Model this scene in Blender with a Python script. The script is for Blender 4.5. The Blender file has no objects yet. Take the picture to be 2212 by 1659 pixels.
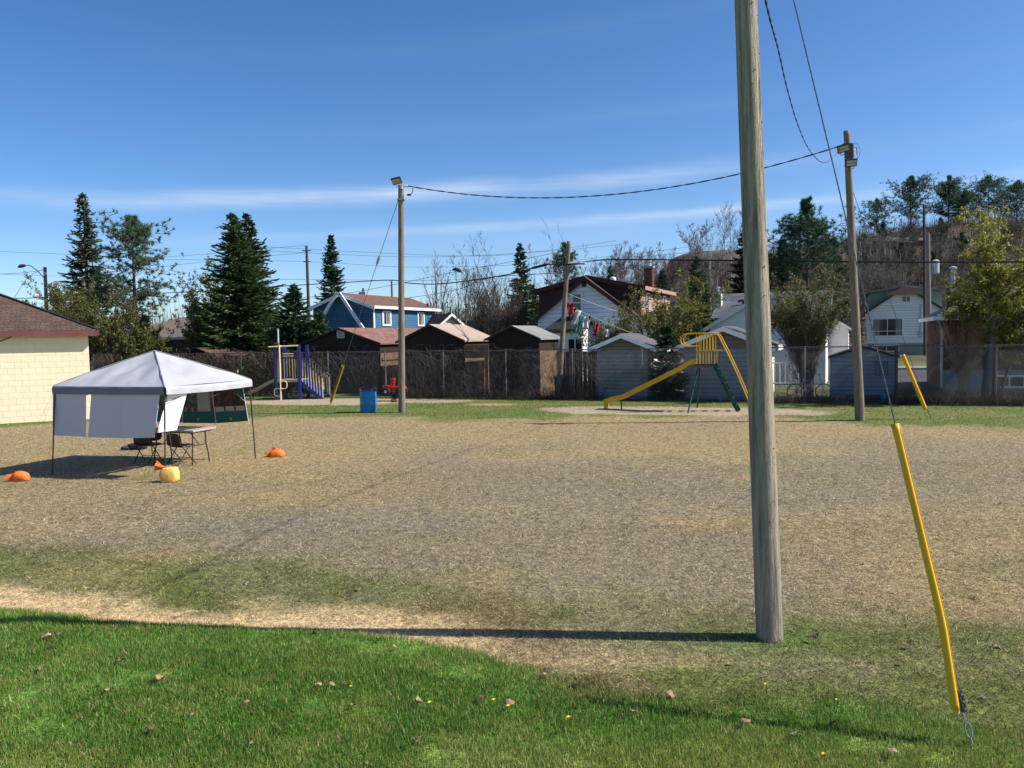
import bpy, math, random
import numpy as np
from mathutils import Vector, Matrix

# ------------------------------------------------------------------ scene, camera, sky, sun
scene = bpy.context.scene
COL = scene.collection
CAM_H = 2.55                                  # eye height of the photographer, on raised steps
TILT, ROLL = math.radians(3.25), math.radians(1.0)
_f = np.array([0, math.cos(TILT), -math.sin(TILT)])
_r0 = np.array([1.0, 0, 0]); _u0 = np.array([0, math.sin(TILT), math.cos(TILT)])
_r = math.cos(ROLL)*_r0 - math.sin(ROLL)*_u0
_u = math.sin(ROLL)*_r0 + math.cos(ROLL)*_u0
camd = bpy.data.cameras.new('camera'); cam = bpy.data.objects.new('camera', camd); COL.objects.link(cam)
cam.matrix_world = Matrix(((_r[0], _u[0], -_f[0], 0), (_r[1], _u[1], -_f[1], 0), (_r[2], _u[2], -_f[2], CAM_H), (0, 0, 0, 1)))
camd.sensor_width = 36; camd.lens = 36*1789/2212; camd.clip_end = 4000; camd.clip_start = .05
scene.camera = cam

SUN_EL, SUN_AZ = math.radians(42), math.radians(5)     # the sun stands to the right, a touch behind the camera
to_sun = Vector((math.cos(SUN_EL)*math.cos(SUN_AZ), -math.cos(SUN_EL)*math.sin(SUN_AZ), math.sin(SUN_EL)))
sl = bpy.data.lights.new('sun', 'SUN'); sl.energy = 4.9; sl.angle = math.radians(.55); sl.color = (1, .945, .86)
sun = bpy.data.objects.new('sun', sl); COL.objects.link(sun)
sun.rotation_euler = to_sun.to_track_quat('Z', 'Y').to_euler(); sun.location = (30, -5, 40)

world = bpy.data.worlds.new('World'); scene.world = world; world.use_nodes = True
def build_world():
    nt = world.node_tree; nt.nodes.clear(); N = nt.nodes.new; L = nt.links.new
    out = N('ShaderNodeOutputWorld'); bg = N('ShaderNodeBackground'); bg.inputs[1].default_value = .108
    sky = N('ShaderNodeTexSky'); sky.sky_type = 'NISHITA'; sky.sun_disc = False
    sky.sun_elevation = SUN_EL; sky.sun_rotation = math.pi/2 + SUN_AZ
    sky.altitude = 300; sky.air_density = .7; sky.dust_density = .8; sky.ozone_density = 2.0
    hs = N('ShaderNodeHueSaturation'); hs.inputs['Hue'].default_value = .503; hs.inputs['Saturation'].default_value = 1.26; hs.inputs['Value'].default_value = 1.0
    L(sky.outputs[0], hs.inputs['Color'])
    # thin cirrus streaks, in azimuth and elevation around the whole sky
    tc = N('ShaderNodeTexCoord'); sp = N('ShaderNodeSeparateXYZ'); L(tc.outputs['Generated'], sp.inputs[0])
    def mth(op, a, b=None):
        m = N('ShaderNodeMath'); m.operation = op
        for i, v in enumerate((a, b)):
            if v is None: continue
            if isinstance(v, (int, float)): m.inputs[i].default_value = v
            else: L(v, m.inputs[i])
        return m.outputs[0]
    az = mth('ARCTAN2', sp.outputs[0], sp.outputs[1]); el = mth('ARCSINE', sp.outputs[2])
    def noise(sx, sy, scale, det, seed):
        c = N('ShaderNodeCombineXYZ'); L(mth('MULTIPLY', az, sx), c.inputs[0]); L(mth('MULTIPLY', el, sy), c.inputs[1]); c.inputs[2].default_value = seed
        n = N('ShaderNodeTexNoise'); n.inputs['Scale'].default_value = scale; n.inputs['Detail'].default_value = det; n.inputs['Roughness'].default_value = .6
        L(c.outputs[0], n.inputs['Vector']); return n.outputs[0]
    wob = mth('MULTIPLY', mth('SUBTRACT', noise(2.5, 4, 1.6, 3, 5), .5), .018)
    total = None
    for c0, k, w, amp, seed in ((.176, .048, .0095, 1.05, 1.0), (.131, .042, .0055, .95, 7.0), (.118, .06, .02, .18, 12.0), (.245, .05, .010, .05, 15.0), (.34, .09, .012, .05, 21.0)):
        cen = mth('ADD', mth('ADD', mth('MULTIPLY', az, k), c0), wob)
        d = mth('DIVIDE', mth('SUBTRACT', el, cen), w)
        g = mth('POWER', 2.718, mth('MULTIPLY', mth('MULTIPLY', d, d), -1))
        n1 = mth('MULTIPLY', mth('SUBTRACT', noise(2.2, 5, 1.5, 3, seed), .22), 1.6)
        n2 = mth('ADD', mth('MULTIPLY', noise(6, 90, 2.0, 8, seed+3), 1.5), .1)
        m = mth('MULTIPLY', mth('MULTIPLY', g, amp), mth('MULTIPLY', n1, n2))
        m = mth('MULTIPLY', m, mth('ADD', mth('MULTIPLY', mth('COSINE', mth('MULTIPLY', mth('ADD', az, .16 if seed < 5 else -.12), 5)), .46), .54))
        total = m if total is None else mth('ADD', total, m)
    cl = N('ShaderNodeClamp'); L(total, cl.inputs[0]); cl.inputs[2].default_value = .8
    mix = N('ShaderNodeMix'); mix.data_type = 'RGBA'; L(cl.outputs[0], mix.inputs[0])
    L(hs.outputs[0], mix.inputs[6]); mix.inputs[7].default_value = (4.7, 5.3, 6.1, 1)
    L(mix.outputs[2], bg.inputs[0]); L(bg.outputs[0], out.inputs[0])
build_world()
vs = scene.view_settings; vs.view_transform = 'Standard'; vs.look = 'None'; vs.exposure = 0.68; vs.gamma = 1.0; vs.use_curve_mapping = False
scene.render.engine = 'CYCLES'; scene.cycles.max_bounces = 6; scene.cycles.transparent_max_bounces = 8

# ------------------------------------------------------------------ survey: from a bearing in the photo (2212 x 1659) to a place
def ray(x, y): return _f + (x-1106)/1789*_r + (829.5-y)/1789*_u
CAMP = np.array([0, 0, CAM_H])
def G(x, y, z=0.0):
    d = ray(x, y); return CAMP + d*((z-CAM_H)/d[2])
def D(x, y, Y):
    d = ray(x, y); return CAMP + d*(Y/d[1])
TH = math.radians(-22.5)                        # the back fence and the yards behind it run this way
E1 = np.array([math.cos(TH), math.sin(TH), 0]); E2 = np.array([-math.sin(TH), math.cos(TH), 0])
F0 = np.array([1.0, 33.7, 0])
def ST(x, y, t):
    d = ray(x, y); k = (t - np.dot(CAMP-F0, E2))/np.dot(d, E2); p = CAMP + d*k - F0
    return float(np.dot(p, E1)), float(p[2])
def W(s, t, z=0.0): return F0 + s*E1 + t*E2 + np.array([0, 0, z])

# ------------------------------------------------------------------ objects
def tag(o, label=None, cat=None, group=None, kind=None):
    if label: o['label'] = label
    if cat: o['category'] = cat
    if group: o['group'] = group
    if kind: o['kind'] = kind
    return o
def thing(name, label, cat, loc=(0, 0, 0), rz=0.0, group=None):
    o = bpy.data.objects.new(name, None); COL.objects.link(o); o.empty_display_size = .1
    o.location = tuple(float(v) for v in loc); o.rotation_euler = (0, 0, rz)
    return tag(o, label, cat, group)
def copy_tree(o, parent=None):
    c = o.copy(); COL.objects.link(c); c.parent = parent
    for ch in list(o.children): copy_tree(ch, c)
    return c

class MB:
    def __init__(s): s.v = []; s.f = []; s.n = 0; s.c = None
    def add(s, vs, fs):
        b = s.n; s.v.extend([tuple(map(float, p)) for p in vs]); s.n += len(vs)
        s.f.extend([tuple(i+b for i in f) for f in fs]); return s
    def box(s, c, size, rz=0.0, ry=0.0, rx=0.0):
        hx, hy, hz = size[0]/2, size[1]/2, size[2]/2
        R = Matrix.Rotation(rz, 3, 'Z') @ Matrix.Rotation(ry, 3, 'Y') @ Matrix.Rotation(rx, 3, 'X')
        P = [R @ Vector((a*hx, b*hy, d*hz)) + Vector(tuple(map(float, c))) for a in (-1, 1) for b in (-1, 1) for d in (-1, 1)]
        return s.add(P, [(0, 1, 3, 2), (4, 6, 7, 5), (0, 4, 5, 1), (2, 3, 7, 6), (0, 2, 6, 4), (1, 5, 7, 3)])
    def hexa(s, bottom, top):              # two quads, 4 points each
        return s.add(list(bottom)+list(top), [(3, 2, 1, 0), (4, 5, 6, 7), (0, 1, 5, 4), (1, 2, 6, 5), (2, 3, 7, 6), (3, 0, 4, 7)])
    def prism(s, pts, axis):               # polygon pts pushed along axis vector
        n = len(pts); a = np.array(axis, float); P = [np.array(p, float) for p in pts]
        return s.add(P+[p+a for p in P], [tuple(range(n))[::-1], tuple(range(n, 2*n))]+[(i, (i+1) % n, n+(i+1) % n, n+i) for i in range(n)])
    def path(s, pts, r, n=6, cap=True, closed=False):
        P = [np.array(p, float) for p in pts]; m = len(P)
        rr = [r]*m if isinstance(r, (int, float)) else list(r)
        rings = []; up = None
        for i in range(m):
            t = P[min(i+1, m-1)]-P[max(i-1, 0)]; t = t/(np.linalg.norm(t)+1e-9)
            if up is None:
                a = np.array([0, 0, 1.0]) if abs(t[2]) < .9 else np.array([1.0, 0, 0]); up = a
            e = np.cross(t, up); nn = np.linalg.norm(e)
            if nn < 1e-5: e = np.cross(t, np.array([1.0, .3, .1])); nn = np.linalg.norm(e)
            e /= nn; q = np.cross(e, t); up = q
            rings.append([P[i]+rr[i]*(math.cos(2*math.pi*k/n)*e+math.sin(2*math.pi*k/n)*q) for k in range(n)])
        V = [p for R in rings for p in R]
        Fc = [(i*n+k, i*n+(k+1) % n, (i+1)*n+(k+1) % n, (i+1)*n+k) for i in range(m-1) for k in range(n)]
        if cap and n > 2: Fc += [tuple(range(n))[::-1], tuple(range((m-1)*n, m*n))]
        return s.add(V, Fc)
    def tube(s, a, b, r0, r1=None, n=8): return s.path([a, b], [r0, r0 if r1 is None else r1], n)
    def lathe(s, prof, c=(0, 0, 0), n=24, cap=True):
        V = [(c[0]+r*math.cos(2*math.pi*k/n), c[1]+r*math.sin(2*math.pi*k/n), c[2]+z) for r, z in prof for k in range(n)]; m = len(prof)
        Fc = [(i*n+k, i*n+(k+1) % n, (i+1)*n+(k+1) % n, (i+1)*n+k) for i in range(m-1) for k in range(n)]
        if cap: Fc += [tuple(range(n))[::-1], tuple(range((m-1)*n, m*n))]
        return s.add(V, Fc)
    def build(s, name, mat, parent=None, loc=None, smooth=False, bevel=0.0, world=False):
        me = bpy.data.meshes.new(name)
        V = s.v
        if world and parent is not None:
            l = parent.location; V = [(p[0]-l[0], p[1]-l[1], p[2]-l[2]) for p in V]
        elif world and loc is not None: V = [(p[0]-loc[0], p[1]-loc[1], p[2]-loc[2]) for p in V]
        me.from_pydata(V, [], s.f); me.update()
        me.materials.append(mat)
        if smooth: me.shade_smooth()
        o = bpy.data.objects.new(name, me); COL.objects.link(o)
        if parent is not None: o.parent = parent
        if loc is not None: o.location = tuple(float(v) for v in loc)
        if bevel:
            b = o.modifiers.new('bevel', 'BEVEL'); b.width = bevel; b.segments = 2; b.limit_method = 'ANGLE'
        return o
def share(o, parent, loc, rz=0.0, name=None):
    c = o.copy(); COL.objects.link(c); c.parent = parent; c.location = tuple(float(v) for v in loc); c.rotation_euler = (0, 0, rz); return c
def mesh_np(name, V, F3, mat, parent=None, colors=None, kind=None):
    me = bpy.data.meshes.new(name); nv, nf = len(V), len(F3); k = F3.shape[1]
    me.vertices.add(nv); me.vertices.foreach_set('co', np.asarray(V, np.float32).ravel())
    me.loops.add(nf*k); me.loops.foreach_set('vertex_index', np.asarray(F3, np.int32).ravel())
    me.polygons.add(nf); me.polygons.foreach_set('loop_start', np.arange(0, nf*k, k, dtype=np.int32))
    me.update(calc_edges=True)
    if colors is not None:
        a = me.color_attributes.new('Col', 'FLOAT_COLOR', 'POINT'); c4 = np.ones((nv, 4), np.float32); c4[:, :3] = colors; a.data.foreach_set('color', c4.ravel())
    me.materials.append(mat); o = bpy.data.objects.new(name, me); COL.objects.link(o)
    if parent is not None: o.parent = parent
    if kind: o['kind'] = kind
    return o

# ------------------------------------------------------------------ materials
MATS = {}
def pm(name, c1, c2=None, scale=6.0, rough=.8, bump=0.0, bscale=40.0, stretch=(1, 1, 1), spec=.3, metal=0.0, attr=False, rand=0.0, thresh=(.35, .65), detail=4.0, transl=0.0, fine=0.0, fscale=0.0):
    if name in MATS: return MATS[name]
    c1 = tuple(v*.88 for v in c1); c2 = tuple(v*.88 for v in c2) if c2 else None
    m = bpy.data.materials.new(name); m.use_nodes = True; nt = m.node_tree; N = nt.nodes.new; L = nt.links.new
    b = nt.nodes['Principled BSDF']; b.inputs['Roughness'].default_value = rough; b.inputs['Specular IOR Level'].default_value = spec; b.inputs['Metallic'].default_value = metal
    tc = N('ShaderNodeTexCoord'); mp = N('ShaderNodeMapping'); mp.inputs['Scale'].default_value = stretch; L(tc.outputs['Object'], mp.inputs[0])
    n = N('ShaderNodeTexNoise'); n.inputs['Scale'].default_value = scale; n.inputs['Detail'].default_value = detail; n.inputs['Roughness'].default_value = .6; L(mp.outputs[0], n.inputs['Vector'])
    mr = N('ShaderNodeMapRange'); mr.inputs[1].default_value = thresh[0]; mr.inputs[2].default_value = thresh[1]; L(n.outputs[0], mr.inputs[0])
    col = None
    if attr:
        at = N('ShaderNodeAttribute'); at.attribute_name = 'Col'; col = at.outputs['Color']
        if c2 is not None:
            mul = N('ShaderNodeMix'); mul.data_type = 'RGBA'; mul.blend_type = 'MULTIPLY'; mul.inputs[0].default_value = 1
            mx = N('ShaderNodeMix'); mx.data_type = 'RGBA'; L(mr.outputs[0], mx.inputs[0]); mx.inputs[6].default_value = (*c1, 1); mx.inputs[7].default_value = (*c2, 1)
            L(col, mul.inputs[6]); L(mx.outputs[2], mul.inputs[7]); col = mul.outputs[2]
    else:
        mx = N('ShaderNodeMix'); mx.data_type = 'RGBA'; L(mr.outputs[0], mx.inputs[0]); mx.inputs[6].default_value = (*c1, 1); mx.inputs[7].default_value = (*(c2 or tuple(v*.8 for v in c1)), 1); col = mx.outputs[2]
    if rand:
        oi = N('ShaderNodeObjectInfo'); r2 = N('ShaderNodeMapRange'); r2.inputs[3].default_value = 1-rand; r2.inputs[4].default_value = 1+rand; L(oi.outputs['Random'], r2.inputs[0])
        mu = N('ShaderNodeVectorMath'); mu.operation = 'SCALE'; L(col, mu.inputs[0]); L(r2.outputs[0], mu.inputs['Scale']); col = mu.outputs[0]
    if fine:
        nf = N('ShaderNodeTexNoise'); nf.inputs['Scale'].default_value = fscale or bscale*2.3; nf.inputs['Detail'].default_value = 3; L(mp.outputs[0], nf.inputs['Vector'])
        r3 = N('ShaderNodeMapRange'); r3.inputs[1].default_value = .3; r3.inputs[2].default_value = .7; r3.inputs[3].default_value = 1-fine; r3.inputs[4].default_value = 1+fine; L(nf.outputs[0], r3.inputs[0])
        mu = N('ShaderNodeVectorMath'); mu.operation = 'SCALE'; L(col, mu.inputs[0]); L(r3.outputs[0], mu.inputs['Scale']); col = mu.outputs[0]
    L(col, b.inputs['Base Color'])
    if bump:
        nb = N('ShaderNodeTexNoise'); nb.inputs['Scale'].default_value = bscale; nb.inputs['Detail'].default_value = 5; L(mp.outputs[0], nb.inputs['Vector'])
        bp = N('ShaderNodeBump'); bp.inputs['Strength'].default_value = bump; bp.inputs['Distance'].default_value = .02; L(nb.outputs[0], bp.inputs['Height']); L(bp.outputs[0], b.inputs['Normal'])
    if transl:
        tr = N('ShaderNodeBsdfTranslucent'); L(col, tr.inputs[0]); ms = N('ShaderNodeMixShader'); ms.inputs[0].default_value = transl
        L(b.outputs[0], ms.inputs[1]); L(tr.outputs[0], ms.inputs[2]); L(ms.outputs[0], nt.nodes['Material Output'].inputs[0])
    MATS[name] = m; return m

white_side = pm('white_siding', (.97, .95, .93), (.90, .885, .87), 3, .55, .1, 60, rand=.04)
white_trim = pm('white_trim', (.94, .94, .92), (.86, .86, .84), 4, .5)
blue_side = pm('blue_siding', (.05, .155, .26), (.04, .125, .215), 3, .5, rand=.05)
grey_side = pm('grey_siding', (.20, .24, .29), (.16, .19, .235), 2.5, .6, rand=.05)
shaded_shed_side = pm('shaded_pale_siding', (.34, .35, .345), (.275, .285, .28), 2.5, .6, rand=.04)  # pale siding darkened for the fronts' shade; the sun sides get white siding
gap_shadow_m = pm('siding_gap_shadow', (.05, .05, .052), (.04, .04, .042), 4, .95)  # dark backing that draws the shadow lines between siding boards
shed_gable = pm('tan_gable', (.25, .215, .15), (.19, .165, .115), 5, .7, rand=.05)
shaded_wood = pm('shaded_brown_wall', (.028, .02, .016), (.02, .014, .011), 3, .85, .3, 30, rand=.1)  # shade of the brown garage walls is put into this near-black colour
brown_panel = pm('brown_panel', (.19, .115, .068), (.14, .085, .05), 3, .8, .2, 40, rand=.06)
maroon_side = pm('maroon_siding', (.075, .027, .025), (.055, .02, .018), 3, .7, rand=.05)
pink_side = pm('faded_pink_siding', (.42, .24, .19), (.34, .19, .15), 4, .7, rand=.05)
brown_shingle = pm('brown_shingles', (.165, .088, .066), (.105, .056, .045), 3.5, .92, .7, 70, rand=.12, fine=.3)
red_shingle = pm('reddish_shingles', (.21, .115, .095), (.16, .085, .07), 2.5, .92, .5, 60, fine=.25)
tan_roof = pm('tan_roof', (.42, .33, .26), (.32, .25, .20), 2.0, .9, .3, 40, stretch=(1, .4, 1), fine=.15)
dark_grey_roof = pm('dark_grey_roof', (.13, .13, .135), (.09, .09, .095), 2.5, .9, .4, 60, fine=.25)
grey_roof = pm('grey_roof', (.26, .27, .27), (.18, .19, .19), 2.5, .9, .4, 60, rand=.1, fine=.2)
grey_shingle = pm('grey_shingles', (.22, .225, .225), (.16, .165, .165), 3, .92, .4, 80, rand=.1, fine=.25)
black_roof = pm('black_roof', (.022, .022, .024), (.016, .016, .018), 3, .9, .3, 60)
green_roof = pm('pale_green_wall', (.28, .33, .27), (.23, .28, .22), 3, .8)
yellow_block = pm('cream_block', (.93, .82, .57), (.89, .775, .53), 5, .75, .25, 90, rand=.02)
yellow_joint = pm('cream_mortar', (.93, .82, .57), (.89, .775, .53), 6, .85)
maroon_trim = pm('maroon_fascia', (.19, .072, .068), (.15, .055, .052), 4, .55)
brick = pm('brick', (.25, .075, .05), (.17, .05, .036), 7, .9, .3, 70, rand=.15, fine=.2)
concrete = pm('concrete', (.36, .355, .34), (.28, .275, .265), 4, .9, .3, 50)
glass = pm('window_glass', (.02, .024, .028), (.03, .034, .04), 2, .08, spec=.6)
curtain = pm('curtain', (.30, .30, .29), (.22, .22, .22), 4, .9, stretch=(8, 8, .3))
pole_wood = pm('weathered_pole', (.41, .35, .27), (.155, .13, .102), 5, .85, .8, 26, stretch=(6, 6, .3), fine=.22, thresh=(.42, .72))
pole_tan = pm('tan_pole', (.285, .235, .175), (.135, .108, .08), 5, .85, .6, 20, stretch=(6, 6, .4), fine=.25)
far_pole = pm('grey_pole', (.24, .22, .19), (.16, .145, .13), 5, .9, stretch=(5, 5, .4))
far_pole_dark = pm('red_brown_pole', (.10, .065, .055), (.075, .05, .045), 5, .9, stretch=(5, 5, .4))
galv = pm('galvanised_steel', (.34, .36, .38), (.25, .27, .29), 20, .45, metal=.6)
rail_m = pm('dull_rail', (.09, .088, .085), (.06, .058, .056), 20, .7)
wire_m = pm('chain_wire', (.26, .27, .27), (.18, .19, .19), 30, .55, metal=.3)
black_m = pm('black_metal', (.022, .022, .024), (.03, .03, .032), 8, .5)
cable_m = pm('black_cable', (.02, .021, .023), (.028, .029, .031), 20, .6)
grey_cable = pm('grey_cable', (.13, .14, .15), (.1, .11, .12), 20, .6)
alu = pm('pale_grey_metal', (.50, .52, .54), (.42, .44, .46), 8, .45, metal=.3)
lamp_face = pm('floodlight_lens', (.44, .42, .37), (.38, .36, .32), 10, .3)
yellow_plastic = pm('yellow_plastic', (.86, .47, .008), (.80, .42, .006), 3, .38, .05, 30, spec=.4)
yellow_far = pm('faded_yellow', (.62, .43, .05), (.52, .35, .04), 6, .5)
slide_yellow = pm('slide_yellow', (.72, .42, .012), (.60, .34, .01), 3, .4, spec=.45)
slide_green = pm('dark_green_paint', (.008, .075, .055), (.006, .055, .04), 4, .45)
cream_paint = pm('cream_paint', (.86, .72, .38), (.76, .62, .31), 5, .45)
play_blue = pm('blue_paint', (.014, .026, .23), (.011, .02, .17), 4, .35, spec=.5)
play_dark = pm('dark_navy_paint', (.016, .018, .05), (.012, .013, .035), 4, .5)
play_tan = pm('tan_plastic', (.40, .34, .21), (.33, .28, .17), 3, .4)
rust_white = pm('peeling_white_red', (.55, .52, .50), (.36, .09, .05), 5, .7, thresh=(.47, .53))
drum_blue = pm('blue_drum', (.010, .205, .50), (.010, .175, .43), 3, .35, spec=.45)
bag_black = pm('black_bin_bag', (.012, .012, .013), (.02, .02, .022), 10, .22, .5, 12, spec=.6)
toy_red = pm('red_plastic', (.58, .012, .02), (.48, .01, .016), 4, .3, spec=.5)
rubber = pm('black_rubber', (.018, .018, .018), (.026, .026, .026), 8, .8)
white_plastic = pm('white_plastic', (.72, .72, .70), (.62, .62, .60), 5, .4)
canopy_m = pm('white_canopy', (.57, .58, .615), (.49, .495, .53), 1.2, .38, .5, 5, transl=.16, spec=.5)
shaded_valance_m = pm('shaded_valance', (.20, .20, .245), (.17, .17, .21), 2, .6, .2, 5)
board_back = pm('white_board', (.60, .605, .645), (.565, .57, .61), 2, .55)
orange_bag = pm('orange_sandbag', (.95, .24, .05), (.78, .17, .035), 12, .7, .5, 12, transl=.12)
yellow_bag = pm('yellow_sandbag', (.93, .60, .17), (.85, .50, .12), 8, .7, .4, 12, transl=.12)
chair_m = pm('maroon_vinyl', (.055, .012, .018), (.04, .009, .013), 6, .45, spec=.5)
table_m = pm('grey_table', (.40, .39, .35), (.34, .33, .30), 5, .5)
rope_m = pm('pale_rope', (.55, .55, .52), (.45, .45, .42), 20, .8)
asphalt = pm('asphalt', (.085, .085, .09), (.06, .06, .064), 6, .92, .4, 120)
rock_m = pm('grey_rock', (.15, .135, .125), (.08, .07, .065), 1.2, .95, .8, 6, fine=.3)
# ------------------------------------------------------------------ ground
rng = np.random.default_rng(7)
_lat = rng.random((256, 256))
def vnoise(x, y):
    x = np.asarray(x, float); y = np.asarray(y, float); xi = np.floor(x).astype(int); yi = np.floor(y).astype(int); fx = x-xi; fy = y-yi
    fx = fx*fx*(3-2*fx); fy = fy*fy*(3-2*fy); a = _lat[xi % 256, yi % 256]; b = _lat[(xi+1) % 256, yi % 256]; c = _lat[xi % 256, (yi+1) % 256]; d = _lat[(xi+1) % 256, (yi+1) % 256]
    return (a*(1-fx)+b*fx)*(1-fy)+(c*(1-fx)+d*fx)*fy
def fbm(x, y, o=4):
    s = 0; a = .5; t = 0
    for i in range(o): s = s+a*vnoise(x*2**i+i*17.3, y*2**i+i*9.1); t += a; a *= .5
    return s/t
def sst(a, b, x): t = np.clip((x-a)/(b-a), 0, 1); return t*t*(3-2*t)
def curve(pts):
    P = sorted([tuple(G(*p)[:2]) for p in pts]); xs = [p[0] for p in P]; ys = [p[1] for p in P]
    return lambda X: np.interp(X, xs, ys)
lawn_edge = curve([(-300, 1290), (0, 1326), (300, 1352), (600, 1370), (850, 1396), (1000, 1428), (1100, 1455), (1300, 1482), (1500, 1500), (1700, 1510), (1900, 1528), (2060, 1555), (2212, 1600), (2400, 1670)])
straw_edge = curve([(-300, 1262), (0, 1284), (250, 1303), (500, 1318), (750, 1334), (950, 1346), (1100, 1362), (1200, 1400), (1300, 1468)])
mid_edge = curve([(-300, 1180), (0, 1188), (400, 1212), (700, 1235), (1000, 1282), (1300, 1310), (1600, 1330), (2212, 1420), (2400, 1440)])
far_edge = curve([(-300, 935), (0, 928), (110, 918), (300, 912), (560, 905), (800, 902), (1000, 912), (1180, 908), (1300, 902), (1700, 900), (1780, 912), (1950, 922), (2212, 930), (2400, 935)])
def ell(X, Y, c, rx, ry, rot=0.0):
    dx = X-c[0]; dy = Y-c[1]; u = dx*math.cos(rot)+dy*math.sin(rot); v = -dx*math.sin(rot)+dy*math.cos(rot); return np.sqrt((u/rx)**2+(v/ry)**2)
C_SL, C_SL2, C_SR, C_SR2, C_CH, C_P = G(715, 868), G(900, 866), G(1500, 888), G(1330, 884), G(1060, 874), G(1662, 1385)
C_ST2, C_G1, C_G2, C_G3, C_G4 = G(1310, 1430), G(740, 1130), G(1300, 1060), G(300, 1100), G(1700, 1000)
def hill_z(X, Y):
    crest = np.interp(X, [-60, -30, 0, 14, 32, 45, 57, 80, 130, 220], [0, 2, 6.0, 9.5, 14.0, 15.0, 16.5, 18.5, 20, 20])
    u = sst(78, 132, Y+8*(fbm(X*.03, Y*.03)-.5)); bumpy = (fbm(X*.07+3, Y*.07)-.5)*4.5*sst(82, 110, Y)
    return crest*u+bumpy*np.clip(crest/8, 0, 1)
def height(X, Y):
    z = (fbm(X*.25, Y*.25, 3)-.5)*.07*sst(5, 8, Y)*(1-sst(24, 30, Y))
    near = 1-sst(-.25, .28, Y-lawn_edge(X))
    z = z+.075*near*(1-sst(-1.5, 1.5, X))
    z = z+.5*sst(58, 66, Y)*sst(24, 32, X)*(1-sst(72, 90, Y)*0)
    return z
C_LAWN, C_LAWN2 = np.array((.088, .200, .025)), np.array((.125, .24, .036))
def zone_color(X, Y):
    n1 = fbm(X*.9, Y*.9); n2 = fbm(X*.22+40, Y*.22); n3 = fbm(X*3.1+9, Y*3.1+4); n4 = fbm(X*.45+11, Y*.45+77)
    dry = np.array((.278, .221, .120)); dry2 = np.array((.238, .198, .124)); straw = np.array((.58, .43, .235)); grav = np.array((.19, .168, .128))
    sand = np.array((.38, .305, .21)); olive = np.array((.125, .145, .032)); grn = np.array((.075, .16, .018)); chip = np.array((.42, .28, .15))
    def mixc(c, k, w): return c*(1-w[..., None])+np.asarray(k)*w[..., None]
    c = np.ones(X.shape+(3,))*dry
    c = mixc(c, dry2, sst(.40, .62, n2))
    c = mixc(c, (.33, .245, .12), sst(.52, .72, n4)*.7)
    gr = np.clip(1.35-ell(X, Y, C_G1, 2.2, .95), 0, 1)+np.clip(1-ell(X, Y, C_G2, 3.6, 1.6), 0, 1)*.6+np.clip(1-ell(X, Y, C_G3, 2.6, 1), 0, 1)*.5+np.clip(1-ell(X, Y, C_G4, 3.5, 2), 0, 1)*.5
    c = mixc(c, grav, np.clip(gr*(n1*1.6-.1), 0, 1)*.85)
    # sparse green in the dry field
    c = mixc(c, olive, sst(.55, .75, n1)*sst(.4, .6, n4)*.35)
    c = mixc(c, (.36, .265, .13), sst(16, 22, Y)*.55)                    # paler, strawy towards the far end
    me = mid_edge(X); w = (1-sst(-.5, .75, Y-me+(n1-.5)*2.2))
    c = mixc(c, olive, w*np.clip(.4+.25*(X < 0)+.6*sst(.36, .58, n1), 0, 1))
    c = mixc(c, (.17, .10, .06), w*sst(.56, .68, n4)*sst(-2, 0, X)*.6)
    se = straw_edge(X); ws = (1-sst(-.2, .3, Y-se+(n1-.5)*1.1+(n3-.5)*.4))*(1-sst(-1.5, .2, X+(n1-.5)*1.6))
    c = mixc(c, straw, ws*.96)
    ws2 = np.clip(1.25-ell(X, Y, C_ST2, 1.0, .24), 0, 1); c = mixc(c, straw*.85, np.clip(ws2*(n3*2.2-.35), 0, 1)*.55)
    le = lawn_edge(X); soft = np.interp(X, [-2.0, -.6, 1.0, 3.5], [.14, .25, .5, .6]); wl = 1-sst(0, 1, (Y-le+soft*.55+(n1-.5)*np.interp(X, [-2, 0, 2], [.2, .7, .9])+(n3-.5)*np.interp(X, [-2, 0, 2], [.22, .4, .7]))/soft)
    lawn = mixc(np.ones(X.shape+(3,))*C_LAWN, C_LAWN2, sst(.35, .65, n4))
    lawn = mixc(lawn, (.20, .27, .055), (1-sst(4.6, 5.4, Y+(n1-.5)*1.3))*.75)   # thinner, paler by the camera's feet
    lawn = mixc(lawn, (.055, .155, .012), sst(.5, .64, n1)*.6); lawn = mixc(lawn, (.20, .27, .05), sst(.55, .72, n3)*.5)
    c = mixc(c, olive*.95, (1-sst(6.6, 7.8, Y+(n1-.5)*2))*sst(1.6, 3.0, X)*(.35+.5*sst(.4, .6, n3)))
    c = mixc(c, lawn, wl)
    c = mixc(c, grn, np.clip(1.2-ell(X, Y, C_P, .75, .45), 0, 1)*(.4+.6*n3)*sst(0, .15, Y-le))
    fe = far_edge(X); wf = sst(-.5, 1.1, Y-fe+(n1-.5)*3.0+(n3-.5)*1.2); c = mixc(c, mixc(np.ones(X.shape+(3,))*np.array((.09, .15, .022)), (.15, .16, .04), sst(.4, .65, n1)), wf*.95)
    for cc, rx, ry, k in ((C_SL, 3.9, 1.9, sand), (C_SL2, 2.6, 1.1, sand), (C_SR, 4.7, 1.55, sand), (C_SR2, 2.6, 1.2, sand), (C_CH, 1.05, .42, chip)):
        d = ell(X, Y, cc, rx, ry, TH*.6); c = mixc(c, k, 1-sst(.82, 1.06, d+(n1-.5)*.5+(n3-.5)*.2))
    # beyond the fence: yards of dirt and thin grass, then street side lawns
    tt = (X-F0[0])*E2[0]+(Y-F0[1])*E2[1]
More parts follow.
